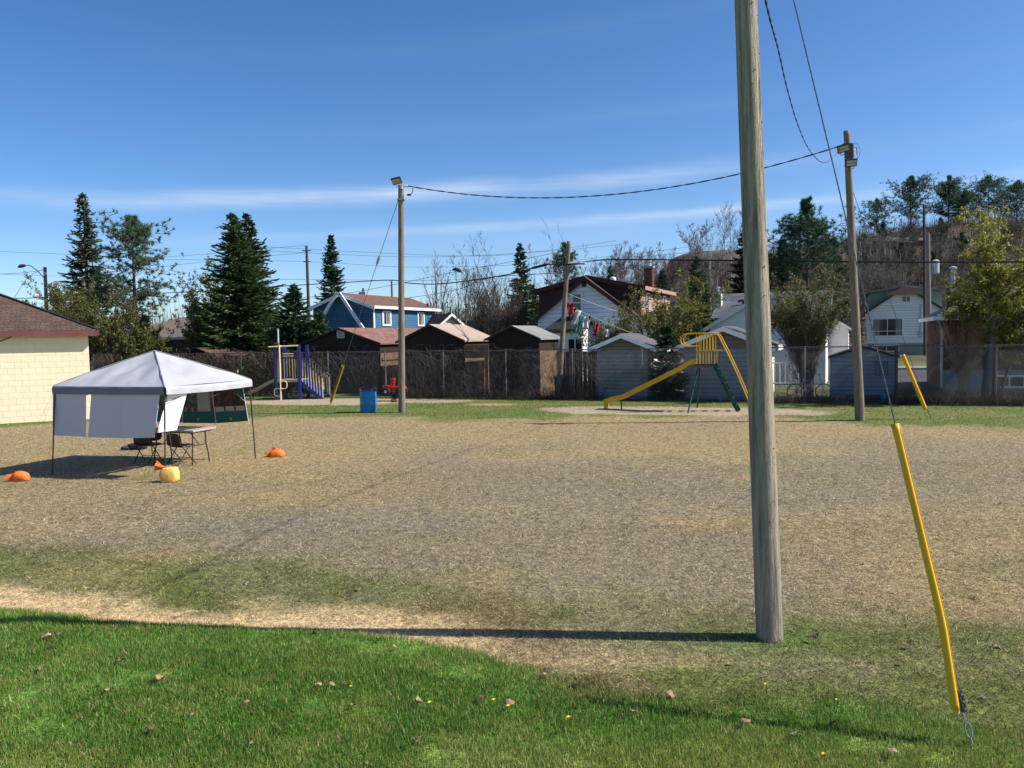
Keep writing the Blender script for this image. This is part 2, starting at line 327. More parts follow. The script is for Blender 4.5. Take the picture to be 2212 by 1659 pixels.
    yard = mixc(np.ones(X.shape+(3,))*np.array((.11, .09, .06)), (.10, .125, .035), sst(.4, .6, n4))
    c = mixc(c, yard, sst(-.5, .3, tt))
    return c*.8, wl
def ground():
    xs = np.concatenate([np.linspace(-900, -60, 15), np.linspace(-58, -24, 36), np.arange(-23.5, 26, .19), np.linspace(27, 110, 90), np.linspace(130, 900, 12)])
    ys = np.concatenate([np.linspace(-60, 3, 10), np.arange(3.2, 12, .13), np.arange(12, 42, .24), np.linspace(42.5, 170, 140), np.linspace(185, 1500, 16)])
    X, Y = np.meshgrid(xs, ys, indexing='xy'); Z = height(X, Y)+hill_z(X, Y)
    c, wl = zone_color(X, Y)
    hz = hill_z(X, Y); wn = fbm(X*.12, Y*.12); hc = np.array((.095, .068, .048))*(1-sst(.45, .6, wn))[..., None]+np.array((.13, .105, .075))*sst(.45, .6, wn)[..., None]
    rk = sst(.56, .66, fbm(X*.06+30, Y*.09+5)); hc = hc*(1-rk[..., None])+np.array((.12, .11, .105))*rk[..., None]
    w = sst(74, 88, Y)[..., None]; c = c*(1-w)+hc*w
    nx, ny = len(xs), len(ys); idx = np.arange(nx*ny).reshape(ny, nx)
    F = np.stack([idx[:-1, :-1], idx[:-1, 1:], idx[1:, 1:], idx[1:, :-1]], -1).reshape(-1, 4)
    m = pm('ground', (.78, .78, .78), (1.65, 1.63, 1.58), 8, .95, .9, 55, attr=True, fine=.5, detail=9, fscale=26)
    o = mesh_np('ground', np.stack([X, Y, Z], -1).reshape(-1, 3), F, m, colors=c.reshape(-1, 3)); o.data.shade_smooth(); return tag(o, kind='structure')
ground()

def hz1(x, y): return float(height(np.array([x]), np.array([y]))[0]+hill_z(np.array([x]), np.array([y]))[0])

def blades():
    m = pm('grass_blades', (1.25, 1.25, 1.25), (1.25, 1.25, 1.25), 3, .55, attr=True, transl=.35, spec=.25)
    r = np.random.default_rng(3)
    def scatter(name, label, cat, bands, kind):
        Vs, Cs = [], []
        for (y0, y1, dens, hgt, wid) in bands:
            area = .70*(y1*y1-y0*y0)+4.4*(y1-y0); n = int(area*dens)
            Y = np.sqrt(r.random(n)*(y1*y1-y0*y0)+y0*y0); X = (r.random(n)*2-1)*(Y*.70+2.2)
            c, wl = zone_color(X, Y); le = lawn_edge(X)
            g = c[:, 1]/(c[:, 0]+1e-4)
            keep = (wl*(1-.75*sst(.58, .74, fbm(X*2.3+5, Y*2.3))) > r.random(n)) if kind == 'lawn' else (wl < .5)
            if kind == 'field': keep &= (ell(X, Y, C_SR, 4.7, 1.5) > 1) & (ell(X, Y, C_SL, 3.9, 1.8) > 1)
            X, Y, c, g = X[keep], Y[keep], c[keep], g[keep]; n = len(X)
            Z = height(X, Y); a = r.random(n)*2*math.pi; fat = np.stack([np.cos(a), np.sin(a), 0*a], -1)
            if kind == 'lawn':
                clump = .55+.9*fbm(X*5, Y*5, 3); H = hgt*clump*(.5+.9*r.random(n)); la = r.random(n)*2*math.pi; ln = r.random(n)**1.5*.9*H
                tip = np.stack([np.cos(la)*ln, np.sin(la)*ln, H], -1); col = c*(.7+.85*r.random((n, 1)))
                yl = r.random(n) < .15; col[yl] = np.array((.26, .22, .08))*(.7+.6*r.random((yl.sum(), 1)))
                br = r.random(n) < .22; col[br] *= np.array((1.9, 1.55, 2.6))
            else:
                green = (g > .95) & (r.random(n) < .75); L_ = hgt*(.35+1.1*r.random(n)**2); la = r.random(n)*2*math.pi; lift = np.where(green, .85, .6)*r.random(n)
                tip = np.stack([np.cos(la)*L_*np.sqrt(1-lift**2*.9), np.sin(la)*L_*np.sqrt(1-lift**2*.9), L_*lift+.004], -1)
                k = r.random((n, 1)); cl_ = (.45+1.1*vnoise(X*7, Y*3.5))[:, None]; col = c*(.6+1.2*k**1.5)*cl_
                pale = (r.random(n) < .27) & ~green; col[pale] = np.array((.56, .46, .27))*(.55+.65*r.random((pale.sum(), 1)))
                dk = r.random(n) < (.10 if y0 < 14 else .04); col[dk] *= .5
            b = np.stack([X, Y, Z+.002], -1); w = wid*(.6+.8*r.random((n, 1)))
            Vs.append(np.stack([b-fat*w/2, b+fat*w/2, b+tip], 1).reshape(-1, 3)); Cs.append(np.repeat(col, 3, 0))
        V = np.concatenate(Vs); C = np.concatenate(Cs); F = np.arange(len(V)).reshape(-1, 3)
        tag(mesh_np(name, V, F, m, colors=C), label, cat, kind='stuff')
    scatter('lawn_grass', 'lush green lawn grass across the foreground', 'grass', [(3.6, 5.2, 14000, .036, .0055), (5.2, 6.6, 12500, .036, .006), (6.6, 8.6, 9000, .036, .0065)], 'lawn')
    scatter('dry_grass', 'short dry tan grass covering the open field', 'dry grass', [(4.5, 8, 3500, .05, .0055), (8, 11, 1950, .055, .0075), (11, 16, 900, .055, .010), (16, 24, 380, .06, .012), (24, 34, 190, .075, .015)], 'field')
blades()
# ------------------------------------------------------------------ strands, foliage, trees
def unit(a): return a/(np.linalg.norm(a, axis=-1, keepdims=True)+1e-9)
def strands(P, R, n=3):
    N_, M_, _ = P.shape; d = unit(P[:, -1]-P[:, 0]); ref = np.where(np.abs(d[:, 2:3]) > .9, np.array([[1., 0, 0]]), np.array([[0, 0, 1.]]))
    e = unit(np.cross(d, ref)); q = np.cross(e, d); an = np.arange(n)*2*math.pi/n
    off = np.cos(an)[None, :, None]*e[:, None]+np.sin(an)[None, :, None]*q[:, None]
    V = P[:, :, None]+R[:, :, None, None]*off[:, None]
    i = np.arange(N_)[:, None, None]*M_*n+np.arange(M_-1)[None, :, None]*n; k = np.arange(n)[None, None]; k2 = (k+1) % n
    F = np.stack([i+k, i+k2, i+n+k2, i+n+k], -1)
    return V.reshape(-1, 3), F.reshape(-1, 4)
def merge(parts):
    Vs, Fs, b = [], [], 0
    for V, F in parts: Vs.append(V); Fs.append(F+b); b += len(V)
    return np.concatenate(Vs), np.concatenate(Fs)
def sample(P, u):                               # points at parameter u on polylines P (N,M,3), u (N,)
    M_ = P.shape[1]; t = np.clip(u, 0, .9999)*(M_-1); i = t.astype(int); f = (t-i)[:, None]; a = np.arange(len(P))
    return P[a, i]*(1-f)+P[a, i+1]*f, unit(P[a, i+1]-P[a, i])
bark = pm('bark', (.13, .10, .075), (.085, .065, .05), 8, .95, .6, 30, stretch=(3, 3, .6))
birch_bark = pm('birch_bark', (.62, .60, .56), (.38, .35, .32), 4, .85, stretch=(1, 1, 3), thresh=(.5, .66))
twig_brown = pm('brown_twigs', (.125, .092, .075), (.085, .062, .052), 5, .95, rand=.15)
twig_grey = pm('grey_twigs', (.19, .165, .145), (.13, .11, .10), 5, .95, rand=.15)
twig_pink = pm('budding_twigs', (.27, .165, .15), (.18, .115, .105), 3, .95, rand=.12)
needle_m = pm('needles', (1, 1, 1), (.7, .7, .7), 1.2, .7, attr=True, transl=.12, spec=.2)
leaf_m = pm('young_leaves', (1, 1, 1), (.8, .8, .8), 2, .6, attr=True, transl=.35, spec=.25)
vine_m = pm('dry_vines', (.165, .115, .08), (.08, .055, .04), 4, .95)

def quads(c, a, b):                             # flat diamond sprays: centre base c, long axis a, half width b
    V = np.stack([c, c+a*.45+b, c+a, c+a*.45-b], 1).reshape(-1, 3); F = np.arange(len(V)).reshape(-1, 4); return V, F
def tris(c, a, b):                              # single pointed sprays, one triangle each
    V = np.stack([c-b, c+b, c+a], 1).reshape(-1, 3); return V, np.arange(len(V)).reshape(-1, 3)
def conifer(name, label, loc, h, rad, seed, style='spruce', dens=1.0, low=.04, col=(.028, .055, .022), tipcol=None, group=None, trunk_r=None, tuft=1.0, k2=24):
    r = np.random.default_rng(seed); t = thing(name, label, 'tree', loc, group=group)
    tr = trunk_r or .012*h+.04; bend = r.normal(0, .012*h, 2)
    zz = np.linspace(0, 1, 9); P0 = np.stack([bend[0]*np.sin(zz*3), bend[1]*np.sin(zz*2.4), zz*h], -1)[None]
    V, F = strands(P0, (tr*(1-zz)**.8+.012)[None], 7); mesh_np('trunk', V, F, bark, t)
    if style == 'spruce': nb = int((90+26*h)*dens)
    else: nb = int((26+4.5*h)*dens)
    u = np.sort(r.random(nb)**(1.0 if style == 'spruce' else .9))*(1-low)+low; u = np.clip(u, 0, .992)
    if style == 'spruce':
        wh = np.round(u*h/.55)*.55/h; u = np.clip(np.where(r.random(nb) < .3, wh, u), low, .985)
        prof = (1-u)**.8*(.62+.5*r.random(nb)); prof *= np.where(u < low+.08, .8, 1)
    else:
        v = (u-low)/(1-low); prof = (np.sin(np.clip(v*1.02+.16, 0, 1)*math.pi)**.55*.95+.12)*(.5+.55*r.random(nb)); prof *= np.where(v > .9, .6, 1)
    az = r.random(nb)*2*math.pi; L = rad*prof*(1+.22*np.sin(az*2+seed))+.05
    s = np.linspace(0, 1, 5); o = np.stack([np.cos(az), np.sin(az), 0*az], -1)
    base = np.stack([np.interp(u, zz, P0[0, :, 0]), np.interp(u, zz, P0[0, :, 1]), u*h], -1)
    if style == 'spruce': dz = ((-.30*(1-u)+.28*u)+r.normal(0, .10, nb))[:, None]*s+(.22*(1-u))[:, None]*s**3
    else: dz = (.10+.55*u)[:, None]*s+.25*s[None]**2
    P = base[:, None]+o[:, None]*(L[:, None]*s)[..., None]; P[..., 2] += L[:, None]*dz
    P[:, 1:] += r.normal(0, .02*rad, (nb, 4, 3))
    R = (.006*h**.5*(L/rad+.3))[:, None]*(1.05-s)[None]
    parts = [strands(P, R)]
    V, F = merge(parts); mesh_np('branch', V, F, bark, t)
    col = np.array(col)*2.7; tc = np.array(tipcol)*2.4 if tipcol is not None else col*1.8
    if style == 'spruce':
        K = 62; bi = np.repeat(np.arange(nb), K); uu = .10+.92*r.random(nb*K)**.8
        c, d = sample(P[bi], uu); side = unit(np.cross(d, np.array([0, 0, 1.]))); sg = r.choice([-1, 1], len(bi))[:, None]
        Ls = (.10+.34*L[bi]*(1.1-uu))*(.5+.8*r.random(len(bi))); Ls = np.clip(Ls, .1, .62)
        ax = unit(d*(.8+.5*r.random((len(bi), 1)))+side*sg*(.25+.7*r.random((len(bi), 1)))+np.array([0, 0, -1.])*(.15+.55*r.random((len(bi), 1)))*(1-u[bi])[:, None]+r.normal(0, .18, (len(bi), 3)))
        wv = unit(np.cross(ax, r.normal(0, 1, (len(bi), 3))))*(.022+.04*Ls)[:, None]
        V, F = tris(c, ax*Ls[:, None], wv*1.25); k = r.random(len(bi)); tip = np.clip(uu-.55, 0, .5)*2
        C = col*(.45+.9*k)[:, None]; C = C*(1-tip[:, None]*.6)+tc*(.6+.7*k)[:, None]*tip[:, None]*.6
    else:
        K = 11; bi = np.repeat(np.arange(nb), K); uu = .36+.64*r.random(nb*K)
        c, d = sample(P[bi], uu); jit = r.normal(0, 1, (len(bi), 3))*(.13*L[bi]*(1.1-.3*uu)+.04)[:, None]*np.array([1, 1, .55]); c2 = c+jit
        C_, K2 = c2, k2; bi2 = np.repeat(np.arange(len(c2)), K2); sz = (.13+.0135*h)*tuft
        dirs = unit(r.normal(0, 1, (len(bi2), 3))+np.array([0, 0, .55])); Ls = sz*(.5+.7*r.random(len(bi2)))
        st = c2[bi2]+r.normal(0, .1*sz, (len(bi2), 3)); wv = unit(np.cross(dirs, r.normal(0, 1, (len(bi2), 3))))*(.062*sz)
        V, F = tris(st, dirs*Ls[:, None], wv); k = r.random(len(c2))[bi2]*.6+.4*r.random(len(bi2)); up = np.clip(dirs[:, 2], 0, 1)
        C = col*(.45+.85*k)[:, None]; C = C*(1-.35*up[:, None])+tc*(k+.4)[:, None]*.35*up[:, None]
        tw = np.stack([c, c2], 1); V2, F2 = strands(tw, np.ones((len(c), 2))*.008*h**.4); mesh_np('twig', V2, F2, bark, t, kind='stuff')
    mesh_np('needles', V, F, needle_m, t, colors=np.repeat(C, 3, 0)); return t

def grow(seed, h, r0, lev, lean=0.0, n0=1, spread0=.0, curv=.06):
    """lev: list of (children per branch, length ratio, angle, up bias, start)"""
    r = np.random.default_rng(seed); M_ = 7; s = np.linspace(0, 1, M_)
    a = r.random(n0)*2*math.pi; top = np.stack([np.cos(a)*spread0*h*(.4+.8*r.random(n0)), np.sin(a)*spread0*h*(.4+.8*r.random(n0)), h*(.75+.25*r.random(n0) if n0 > 1 else np.ones(1))], -1)
    top[:, 0] += lean*h; P = top[:, None]*s[None, :, None]; P[:, 1:] += np.cumsum(r.normal(0, curv*h/6, (n0, M_-1, 3))*np.array([1, 1, .3]), 1)*.6
    if n0 > 1: P[:, :, :2] *= (s**.8)[None, :, None]; P[:, :, :2] += (r.normal(0, .02*h, (n0, 1, 2)))
    R = r0*(1-s*.82)[None]*np.ones((n0, 1)); out = [(P, R)]
    for il, (K, lr, ang, upb, st) in enumerate(lev):
        N_ = len(P); bi = np.repeat(np.arange(N_), K); u = st+(1-st)*r.random(N_*K)**.85
        c, d = sample(P[bi], u); rr = np.array([np.interp(x, s, R[b]) for x, b in zip(u, bi)])
        pl = np.linalg.norm(P[:, -1]-P[:, 0], axis=1)[bi]; perp = unit(np.cross(d, r.normal(0, 1, (len(bi), 3))))
        an = ang*(.7+.6*r.random(len(bi))); nd = unit(d*np.cos(an)[:, None]+perp*np.sin(an)[:, None]+np.array([0, 0, upb]))
        Ln = pl*lr*(.55+.7*r.random(len(bi)))*(1.1-.5*u); m = 2 if il == len(lev)-1 else 5; s2 = np.linspace(0, 1, m)
        P = c[:, None]+nd[:, None]*(Ln[:, None]*s2)[..., None]; P[:, 1:] += np.cumsum(r.normal(0, .05, (len(bi), m-1, 3)), 1)*Ln[:, None, None]; P[..., 2] += (upb*.35*Ln)[:, None]*s2**2
        R = (np.maximum(rr*.62, .0035))[:, None]*(1-.75*s2)[None]; s = s2; out.append((P, R))
    return out
def decid(name, label, loc, seed, h, r0, lev, barkm, twigm, leaf=None, lean=0.0, n0=1, spread0=0.0, group=None, cat='tree', minr=.0, rz=0.0, thick=1):
    t = thing(name, label, cat, loc, rz, group); out = grow(seed, h, r0, lev, lean, n0, spread0); r = np.random.default_rng(seed+5)
    V, F = merge([strands(P, R, 6) for P, R in out[:thick]]); mesh_np('trunk' if n0 == 1 else 'stem', V, F, barkm, t)
    V, F = merge([strands(P, np.maximum(R, minr)) for P, R in out[thick:]]); mesh_np('crown', V, F, twigm, t)
    if leaf:
        (K, size, cols, frac) = leaf; P = np.concatenate([p if p.shape[1] == 2 else p[:, ::4] for p, _ in out[-2:] if p.shape[1] in (2, 5)]); sel = np.repeat(np.arange(len(P)), K); sel = sel[r.random(len(sel)) < frac]
        c, d = sample(P[sel], .25+.75*r.random(len(sel))); c = c+r.normal(0, size*.5, c.shape); ax = unit(r.normal(0, 1, c.shape)+np.array([0, 0, .3]))*(size*(.6+.8*r.random(len(c))))[:, None]
        wv = unit(np.cross(ax, r.normal(0, 1, c.shape)))*size*.40; V, F = tris(c, ax*1.1, wv); cols = np.array(cols); C = cols[r.integers(0, len(cols), len(c))]*(.6+.8*r.random((len(c), 1)))
        mesh_np('leaves', V, F, leaf_m, t, colors=np.repeat(C, 3, 0))
    return t

# ------------------------------------------------------------------ poles, guys and wires
def log_mesh(h, r0, r1, lean=(0, 0), n=40, seed=0, cracks=6, depth=.01, rings=60):
    r = np.random.default_rng(seed); zz = np.linspace(-.15, h, rings); a = np.arange(n)*2*math.pi/n
    A, Z = np.meshgrid(a, zz); Rr = r0+(r1-r0)*np.clip(Z/h, 0, 1); Rr = Rr*(1+.022*np.sin(A*2+1+Z*.3)+.012*np.sin(A*5+Z*.7))
    for i in range(cracks):
        a0 = r.random()*2*math.pi; z0 = r.random()*h*.8; ln = h*(.15+.5*r.random()); w = .05+.05*r.random()
        ac = a0+.10*np.sin(Z*.9+i)+.03*np.sin(Z*5.1+i); da = (A-ac+math.pi) % (2*math.pi)-math.pi
        Rr = Rr-depth*np.exp(-(da/w)**2)*sst(z0, z0+.4, Z)*(1-sst(z0+ln-.4, z0+ln, Z))
    V = np.stack([Rr*np.cos(A)+lean[0]*Z/h, Rr*np.sin(A)+lean[1]*Z/h, Z], -1).reshape(-1, 3)
    i = np.arange(rings-1)[:, None]*n; k = np.arange(n)[None]; k2 = (k+1) % n; F = [tuple(f) for f in np.stack([i+k, i+k2, i+n+k2, i+n+k], -1).reshape(-1, 4)]
    b = MB(); b.add(V, F+[tuple(range((rings-1)*n, rings*n))]); return b
def smooth_obj(o):
    o.data.shade_smooth(); return o
def sag_pts(a, b, sag, n=24):
    a, b = np.array(a, float), np.array(b, float); return [a+(b-a)*t+np.array([0, 0, -4*sag*t*(1-t)]) for t in np.linspace(0, 1, n)]
def wire(name, label, pts, r, mat, n=5, cat='wire', group=None):
    loc = pts[0]; b = MB(); b.path(pts, r, n); return tag(b.build(name, mat, loc=loc, world=True), label, cat, group)
def floodlight(parent, c, yaw, pitch, w=.42, h=.30):
    e = MB(); e.box((0, 0, 0), (w, .05, h)); hs = e.build('floodlight', black_m, parent, loc=c, bevel=.006); hs.rotation_euler = (pitch, 0, yaw)
    f = MB(); f.box((0, -.028, h*.18), (w*.86, .008, h*.32)); f.box((0, -.028, -h*.2), (w*.86, .008, h*.32)); f.build('lens', lamp_face, hs)
    k = MB(); [k.box((-w/2+.02+i*(w-.04)/9, .045, 0), (.01, .045, h*.85)) for i in range(10)]; k.build('cooling_fin', black_m, hs)
    y = MB(); y.path([(-w*.3, 0, -h*.5), (-w*.3, .02, -h*.8), (w*.3, .02, -h*.8), (w*.3, 0, -h*.5)], .012, 5); y.build('bracket', galv, hs)
    return hs

# the near pole, with its guy wire and yellow guard
PB = G(1663, 1380); p1h = 8.2
pole1 = thing('utility_pole', 'thick weathered grey pole standing nearest the camera', 'utility pole', PB)
smooth_obj(log_mesh(p1h, .108, .074, (-.3, .02), 96, 4, 16, .017, 140).build('shaft', pole_wood, pole1))
kb = MB(); rk = random.Random(5)
for i in range(26):
    a = rk.uniform(-1.9, .35); z = rk.uniform(.3, 5.6); rr = .108+(.074-.108)*z/p1h+.002
    kb.lathe([(.001, -.004), (.006+.004*rk.random(), 0), (.001, .004)], (rr*math.cos(a)-.3*z/p1h, rr*math.sin(a)+.02*z/p1h, z), 6)
knots = kb.build('knot', bark, pole1); tag(knots, kind='stuff')
kb = MB()
for i in range(9):
    a = rk.uniform(-1.5, .2); z = rk.uniform(.9, 3.6); rr = .108+(.074-.108)*z/p1h+.004; kb.box((rr*math.cos(a)-.3*z/p1h, rr*math.sin(a), z), (.003, .003, .014+.012*rk.random()), rz=a, rx=rk.uniform(-.6, .6))
tag(kb.build('staple', alu, pole1), kind='stuff')
PT1 = PB+np.array([-.3*7.0/8.2, 0, 7.0])
ANC = G(2101, 1614)
guy = thing('guy_wire', 'grey stranded guy wire from the near pole to its ground anchor', 'guy wire', ANC)
def twisted(a, b, r, strands_n, turns_per_m, mat, parent, name='strand', sag=0.0, seg=.02, rad=.004):
    a, b = np.array(a, float), np.array(b, float); Ln = np.linalg.norm(b-a); d = (b-a)/Ln; e = np.cross(d, [0, 1, .1]); e /= np.linalg.norm(e); q = np.cross(e, d); m = max(8, int(Ln/seg))
    for k in range(strands_n):
        P = []
        for i in range(m+1):
            t = i/m; an = 2*math.pi*(turns_per_m*Ln*t+k/strands_n); P.append(a+(b-a)*t+np.array([0, 0, -4*sag*t*(1-t)])+r*(math.cos(an)*e+math.sin(an)*q))
        bb = MB(); bb.path(P, rad, 5); bb.build(name, mat, parent, world=True)
gd = (PT1-ANC)/np.linalg.norm(PT1-ANC)
twisted(ANC+gd*.34, PT1, .0018, 3, 5, grey_cable, guy, 'cable_strand', seg=.03, rad=.0034)
an = MB(); an.path([ANC+np.array([.03, 0, -.12]), ANC+gd*.02, ANC+gd*.06], .008, 6); an.build('anchor_rod', galv, guy, world=True)
ey = MB(); side = np.cross(gd, [0, 1, 0]); side /= np.linalg.norm(side)
ey.path([tuple(ANC+gd*(.10-.045*math.cos(a))+side*.02*math.sin(a)) for a in np.linspace(0, 2*math.pi, 17)], .006, 6); ey.build('anchor_eye', galv, guy, world=True)
for k in (-1, 1):
    lo = MB(); lo.path([ANC+gd*.14+k*.010*side, ANC+gd*.26+k*.012*side, ANC+gd*.36+k*.008*side, ANC+gd*.75+k*.004*side], .0035, 5); lo.build('cable_loop', galv, guy, world=True)
for k in (-1, 1):
    cl = MB(); c0 = ANC+gd*.27+k*.009*side
    Rm = Matrix((tuple(side), tuple(np.cross(gd, side)), tuple(gd))).transposed(); ob = cl.box((0, 0, 0), (.013, .04, .13)).build('clamp_plate', pm('dark_galvanised', (.12, .13, .14), (.09, .1, .11), 20, .5, metal=.5), guy, bevel=.003)
    ob.matrix_local = Matrix.Translation(Vector(tuple(c0-ANC))) @ Rm.to_4x4()
for j in (-1, 0, 1):
    bo = MB(); c0 = ANC+gd*(.27+j*.042); nrm = np.cross(gd, side); bo.tube(c0-nrm*.028, c0+nrm*.028, .007, n=6); bo.build('clamp_bolt', galv, guy, world=True)
# yellow split guard around the wire
def split_guard(name, label, top, bot, r, mat, bendf=.62, bend=.0, open_dir=(1, 0, 0), lip=True, seg=40, sweep=5.2, mid=None):
    top, bot = np.array(top, float), np.array(bot, float); t = thing(name, label, 'guy guard', bot); b = MB(); d = (top-bot)/np.linalg.norm(top-bot)
    e = np.array(open_dir, float); e = e-d*np.dot(e, d); e /= np.linalg.norm(e); q = np.cross(d, e); n = 18; V = []; th = .003
    for i in range(seg+1):
        u = i/seg; c = bot+(top-bot)*u; c = c if mid is None else ((1-u/.42)*bot+(u/.42)*mid if u < .34 else (mid+(top-mid)*(u-.42)/.58 if u > .5 else None))
        if c is None: w0 = (u-.34)/.16; A_, B_ = bot+(mid-bot)*(.34/.42), mid+(top-mid)*(.08/.58); c = (1-w0)**2*A_+2*w0*(1-w0)*mid+w0*w0*B_
        fl = 1+.18*max(0, (u-.97)/.03) if lip else 1; rr = r*fl*(1-.08*u)
        for w_ in (0, 1):
            for k in range(n+1):
                a = (2*math.pi-sweep)/2+sweep*k/n; V.append(c+(rr-w_*th)*(math.cos(a)*e+math.sin(a)*q))
    S = 2*(n+1); F = []
    for i in range(seg):
        for k in range(n):
            F.append((i*S+k, i*S+k+1, (i+1)*S+k+1, (i+1)*S+k)); o2 = n+1; F.append((i*S+o2+k+1, i*S+o2+k, (i+1)*S+o2+k, (i+1)*S+o2+k+1))
        F.append((i*S, (i+1)*S, (i+1)*S+n+1, i*S+n+1)); F.append((i*S+n, i*S+n+n+1, (i+1)*S+n+n+1, (i+1)*S+n))
    for k in range(n): F.append((k, n+1+k, n+2+k, k+1)); F.append((seg*S+k, seg*S+k+1, seg*S+n+2+k, seg*S+n+1+k))
    b.add(V, F); smooth_obj(b.build('sleeve', mat, t, world=True)); return t
def on_guy(yy):                                # where the guy passes a given height in the picture
    lo, hi = 0.0, 1.0
    for _ in range(40):
        m = (lo+hi)/2; p = ANC+(PT1-ANC)*m-CAMP; v = 829.5-1789*np.dot(p, _u)/np.dot(p, _f)
        lo, hi = (m, hi) if v > yy else (lo, m)
    return ANC+(PT1-ANC)*lo
gt, gm = on_guy(916), on_guy(1345); gb = on_guy(1527)+np.array([-.048, -.01, -.01])
split_guard('guy_guard', 'long bright yellow plastic sleeve on the nearest guy wire', gt, gb, .0275, yellow_plastic, open_dir=(.75, -.6, 0), mid=gm)

# pole with two floodlights, right of the slide
P2 = G(1858, 908); p2h = 8.35
top2 = D(1829, 283, P2[1]); lean2 = (top2[0]-P2[0], 0)
pole2 = thing('utility_pole', 'tall wooden pole with two floodlights right of the slide', 'utility pole', P2)
p2h = top2[2]; smooth_obj(log_mesh(p2h, .135, .085, lean2, 32, 9, 6, .01, 60).build('shaft', pole_tan, pole2))
def on2(z): return np.array([lean2[0]*z/p2h, 0, z])
def rel(pt, base): return pt-base
floodlight(pole2, on2(p2h-.52)+np.array([-.2, -.2, 0]), .25, -.75, .32, .23).rotation_euler = (.6, -.25, -.3)
floodlight(pole2, on2(p2h-.92)+np.array([0, -.2, 0]), 0, .5, .33, .22).rotation_euler = (.45, -.08, .05)
jb = MB(); jb.box(on2(p2h-.62)+np.array([.12, -.02, 0]), (.12, .12, .2)); jb.build('junction_box', white_plastic, pole2, bevel=.02)
cb = MB(); cb.box(on2(p2h-.62)+np.array([0, -.12, 0]), (.2, .06, .5)); cb.build('mounting_plate', black_m, pole2)
lw = MB(); lw.path([on2(p2h-.38)+np.array(v) for v in ((.05, -.1, .02), (.25, -.1, 0), (.33, -.1, -.18), (.28, -.1, -.38), (.15, -.1, -.42))], .006, 5); lw.path([on2(p2h-.5)+np.array(v) for v in ((.08, -.1, 0), (.2, -.12, .02), (.22, -.12, -.2))], .012, 5); lw.build('loose_wire', cable_m, pole2)
A2 = G(2011, 905); T2 = P2+on2(p2h-1.35)
g2 = thing('guy_wire', 'thin guy wire bracing the right floodlight pole', 'guy wire', A2)
b = MB(); b.path([A2, T2], .008, 5); b.build('cable', grey_cable, g2, world=True)
dv2 = (T2-A2)/np.linalg.norm(T2-A2)
split_guard('guy_guard', 'yellow guard sleeve on the guy wire beside the brick house', D(1950, 766, A2[1]), D(1999, 884, A2[1]), .055, yellow_plastic, open_dir=(.3, 1, 0), lip=False)

# pole with one floodlight, left of centre
P3 = G(868, 891); top3 = D(866, 400, P3[1]); p3h = top3[2]
pole3 = thing('utility_pole', 'pale wooden pole with a single floodlight beside the blue barrel', 'utility pole', P3)
lean3 = (top3[0]-P3[0], 0); smooth_obj(log_mesh(p3h, .118, .092, lean3, 32, 12, 5, .008, 50).build('shaft', pole_tan, pole3))
def on3(z): return np.array([lean3[0]*z/p3h, 0, z])
floodlight(pole3, on3(p3h+.14)+np.array([-.14, -.05, 0]), .2, .5, .34, .25).rotation_euler = (.7, -.15, -.25)
i3 = MB(); i3.path([on3(p3h-.02)+np.array([.05, 0, 0]), on3(p3h-.03)+np.array([.24, 0, 0])], [.03, .045], 8); i3.build('insulator', white_plastic, pole3)
m3 = MB(); m3.lathe([(.0, -.03), (.06, -.03), (.06, .03), (0, .03)], on3(p3h-.12)+np.array([.03, -.1, 0]), 12, False); m3.build('photocell', alu, pole3)
d3 = MB(); d3.path([on3(p3h-.03)+np.array(v) for v in ((.42, 0, -.02), (.40, 0, -.2), (.32, 0, -.3))], .014, 5); d3.box(on3(p3h-.33)+np.array([.28, 0, 0]), (.14, .05, .06)); d3.build('drop_connector', cable_m, pole3)
c3 = MB(); c3.box(on3(p3h-.5)+np.array([0, -.0, 0]), (.24, .24, .06)); c3.build('guy_band', galv, pole3)
A3 = G(713, 874); T3 = P3+on3(p3h-.5)+np.array([-.1, .05, 0])
g3 = thing('guy_wire', 'thin guy wire from the single floodlight pole toward the playground', 'guy wire', A3)
b = MB(); b.path([A3, T3], .011, 5); b.build('cable', grey_cable, g3, world=True)
mid = A3+(T3-A3)*.735; di = (T3-A3)/np.linalg.norm(T3-A3); b = MB(); b.path([mid-di*.2, mid-di*.1, mid+di*.1, mid+di*.2], [.02, .05, .05, .02], 8); b.build('strain_insulator', alu, g3, world=True)
split_guard('guy_guard', 'slanted yellow guard sleeve standing in the sand by the playground', A3+(T3-A3)*.213, A3+(T3-A3)*.01, .058, yellow_far, open_dir=(-.2, -1, .3), lip=False)

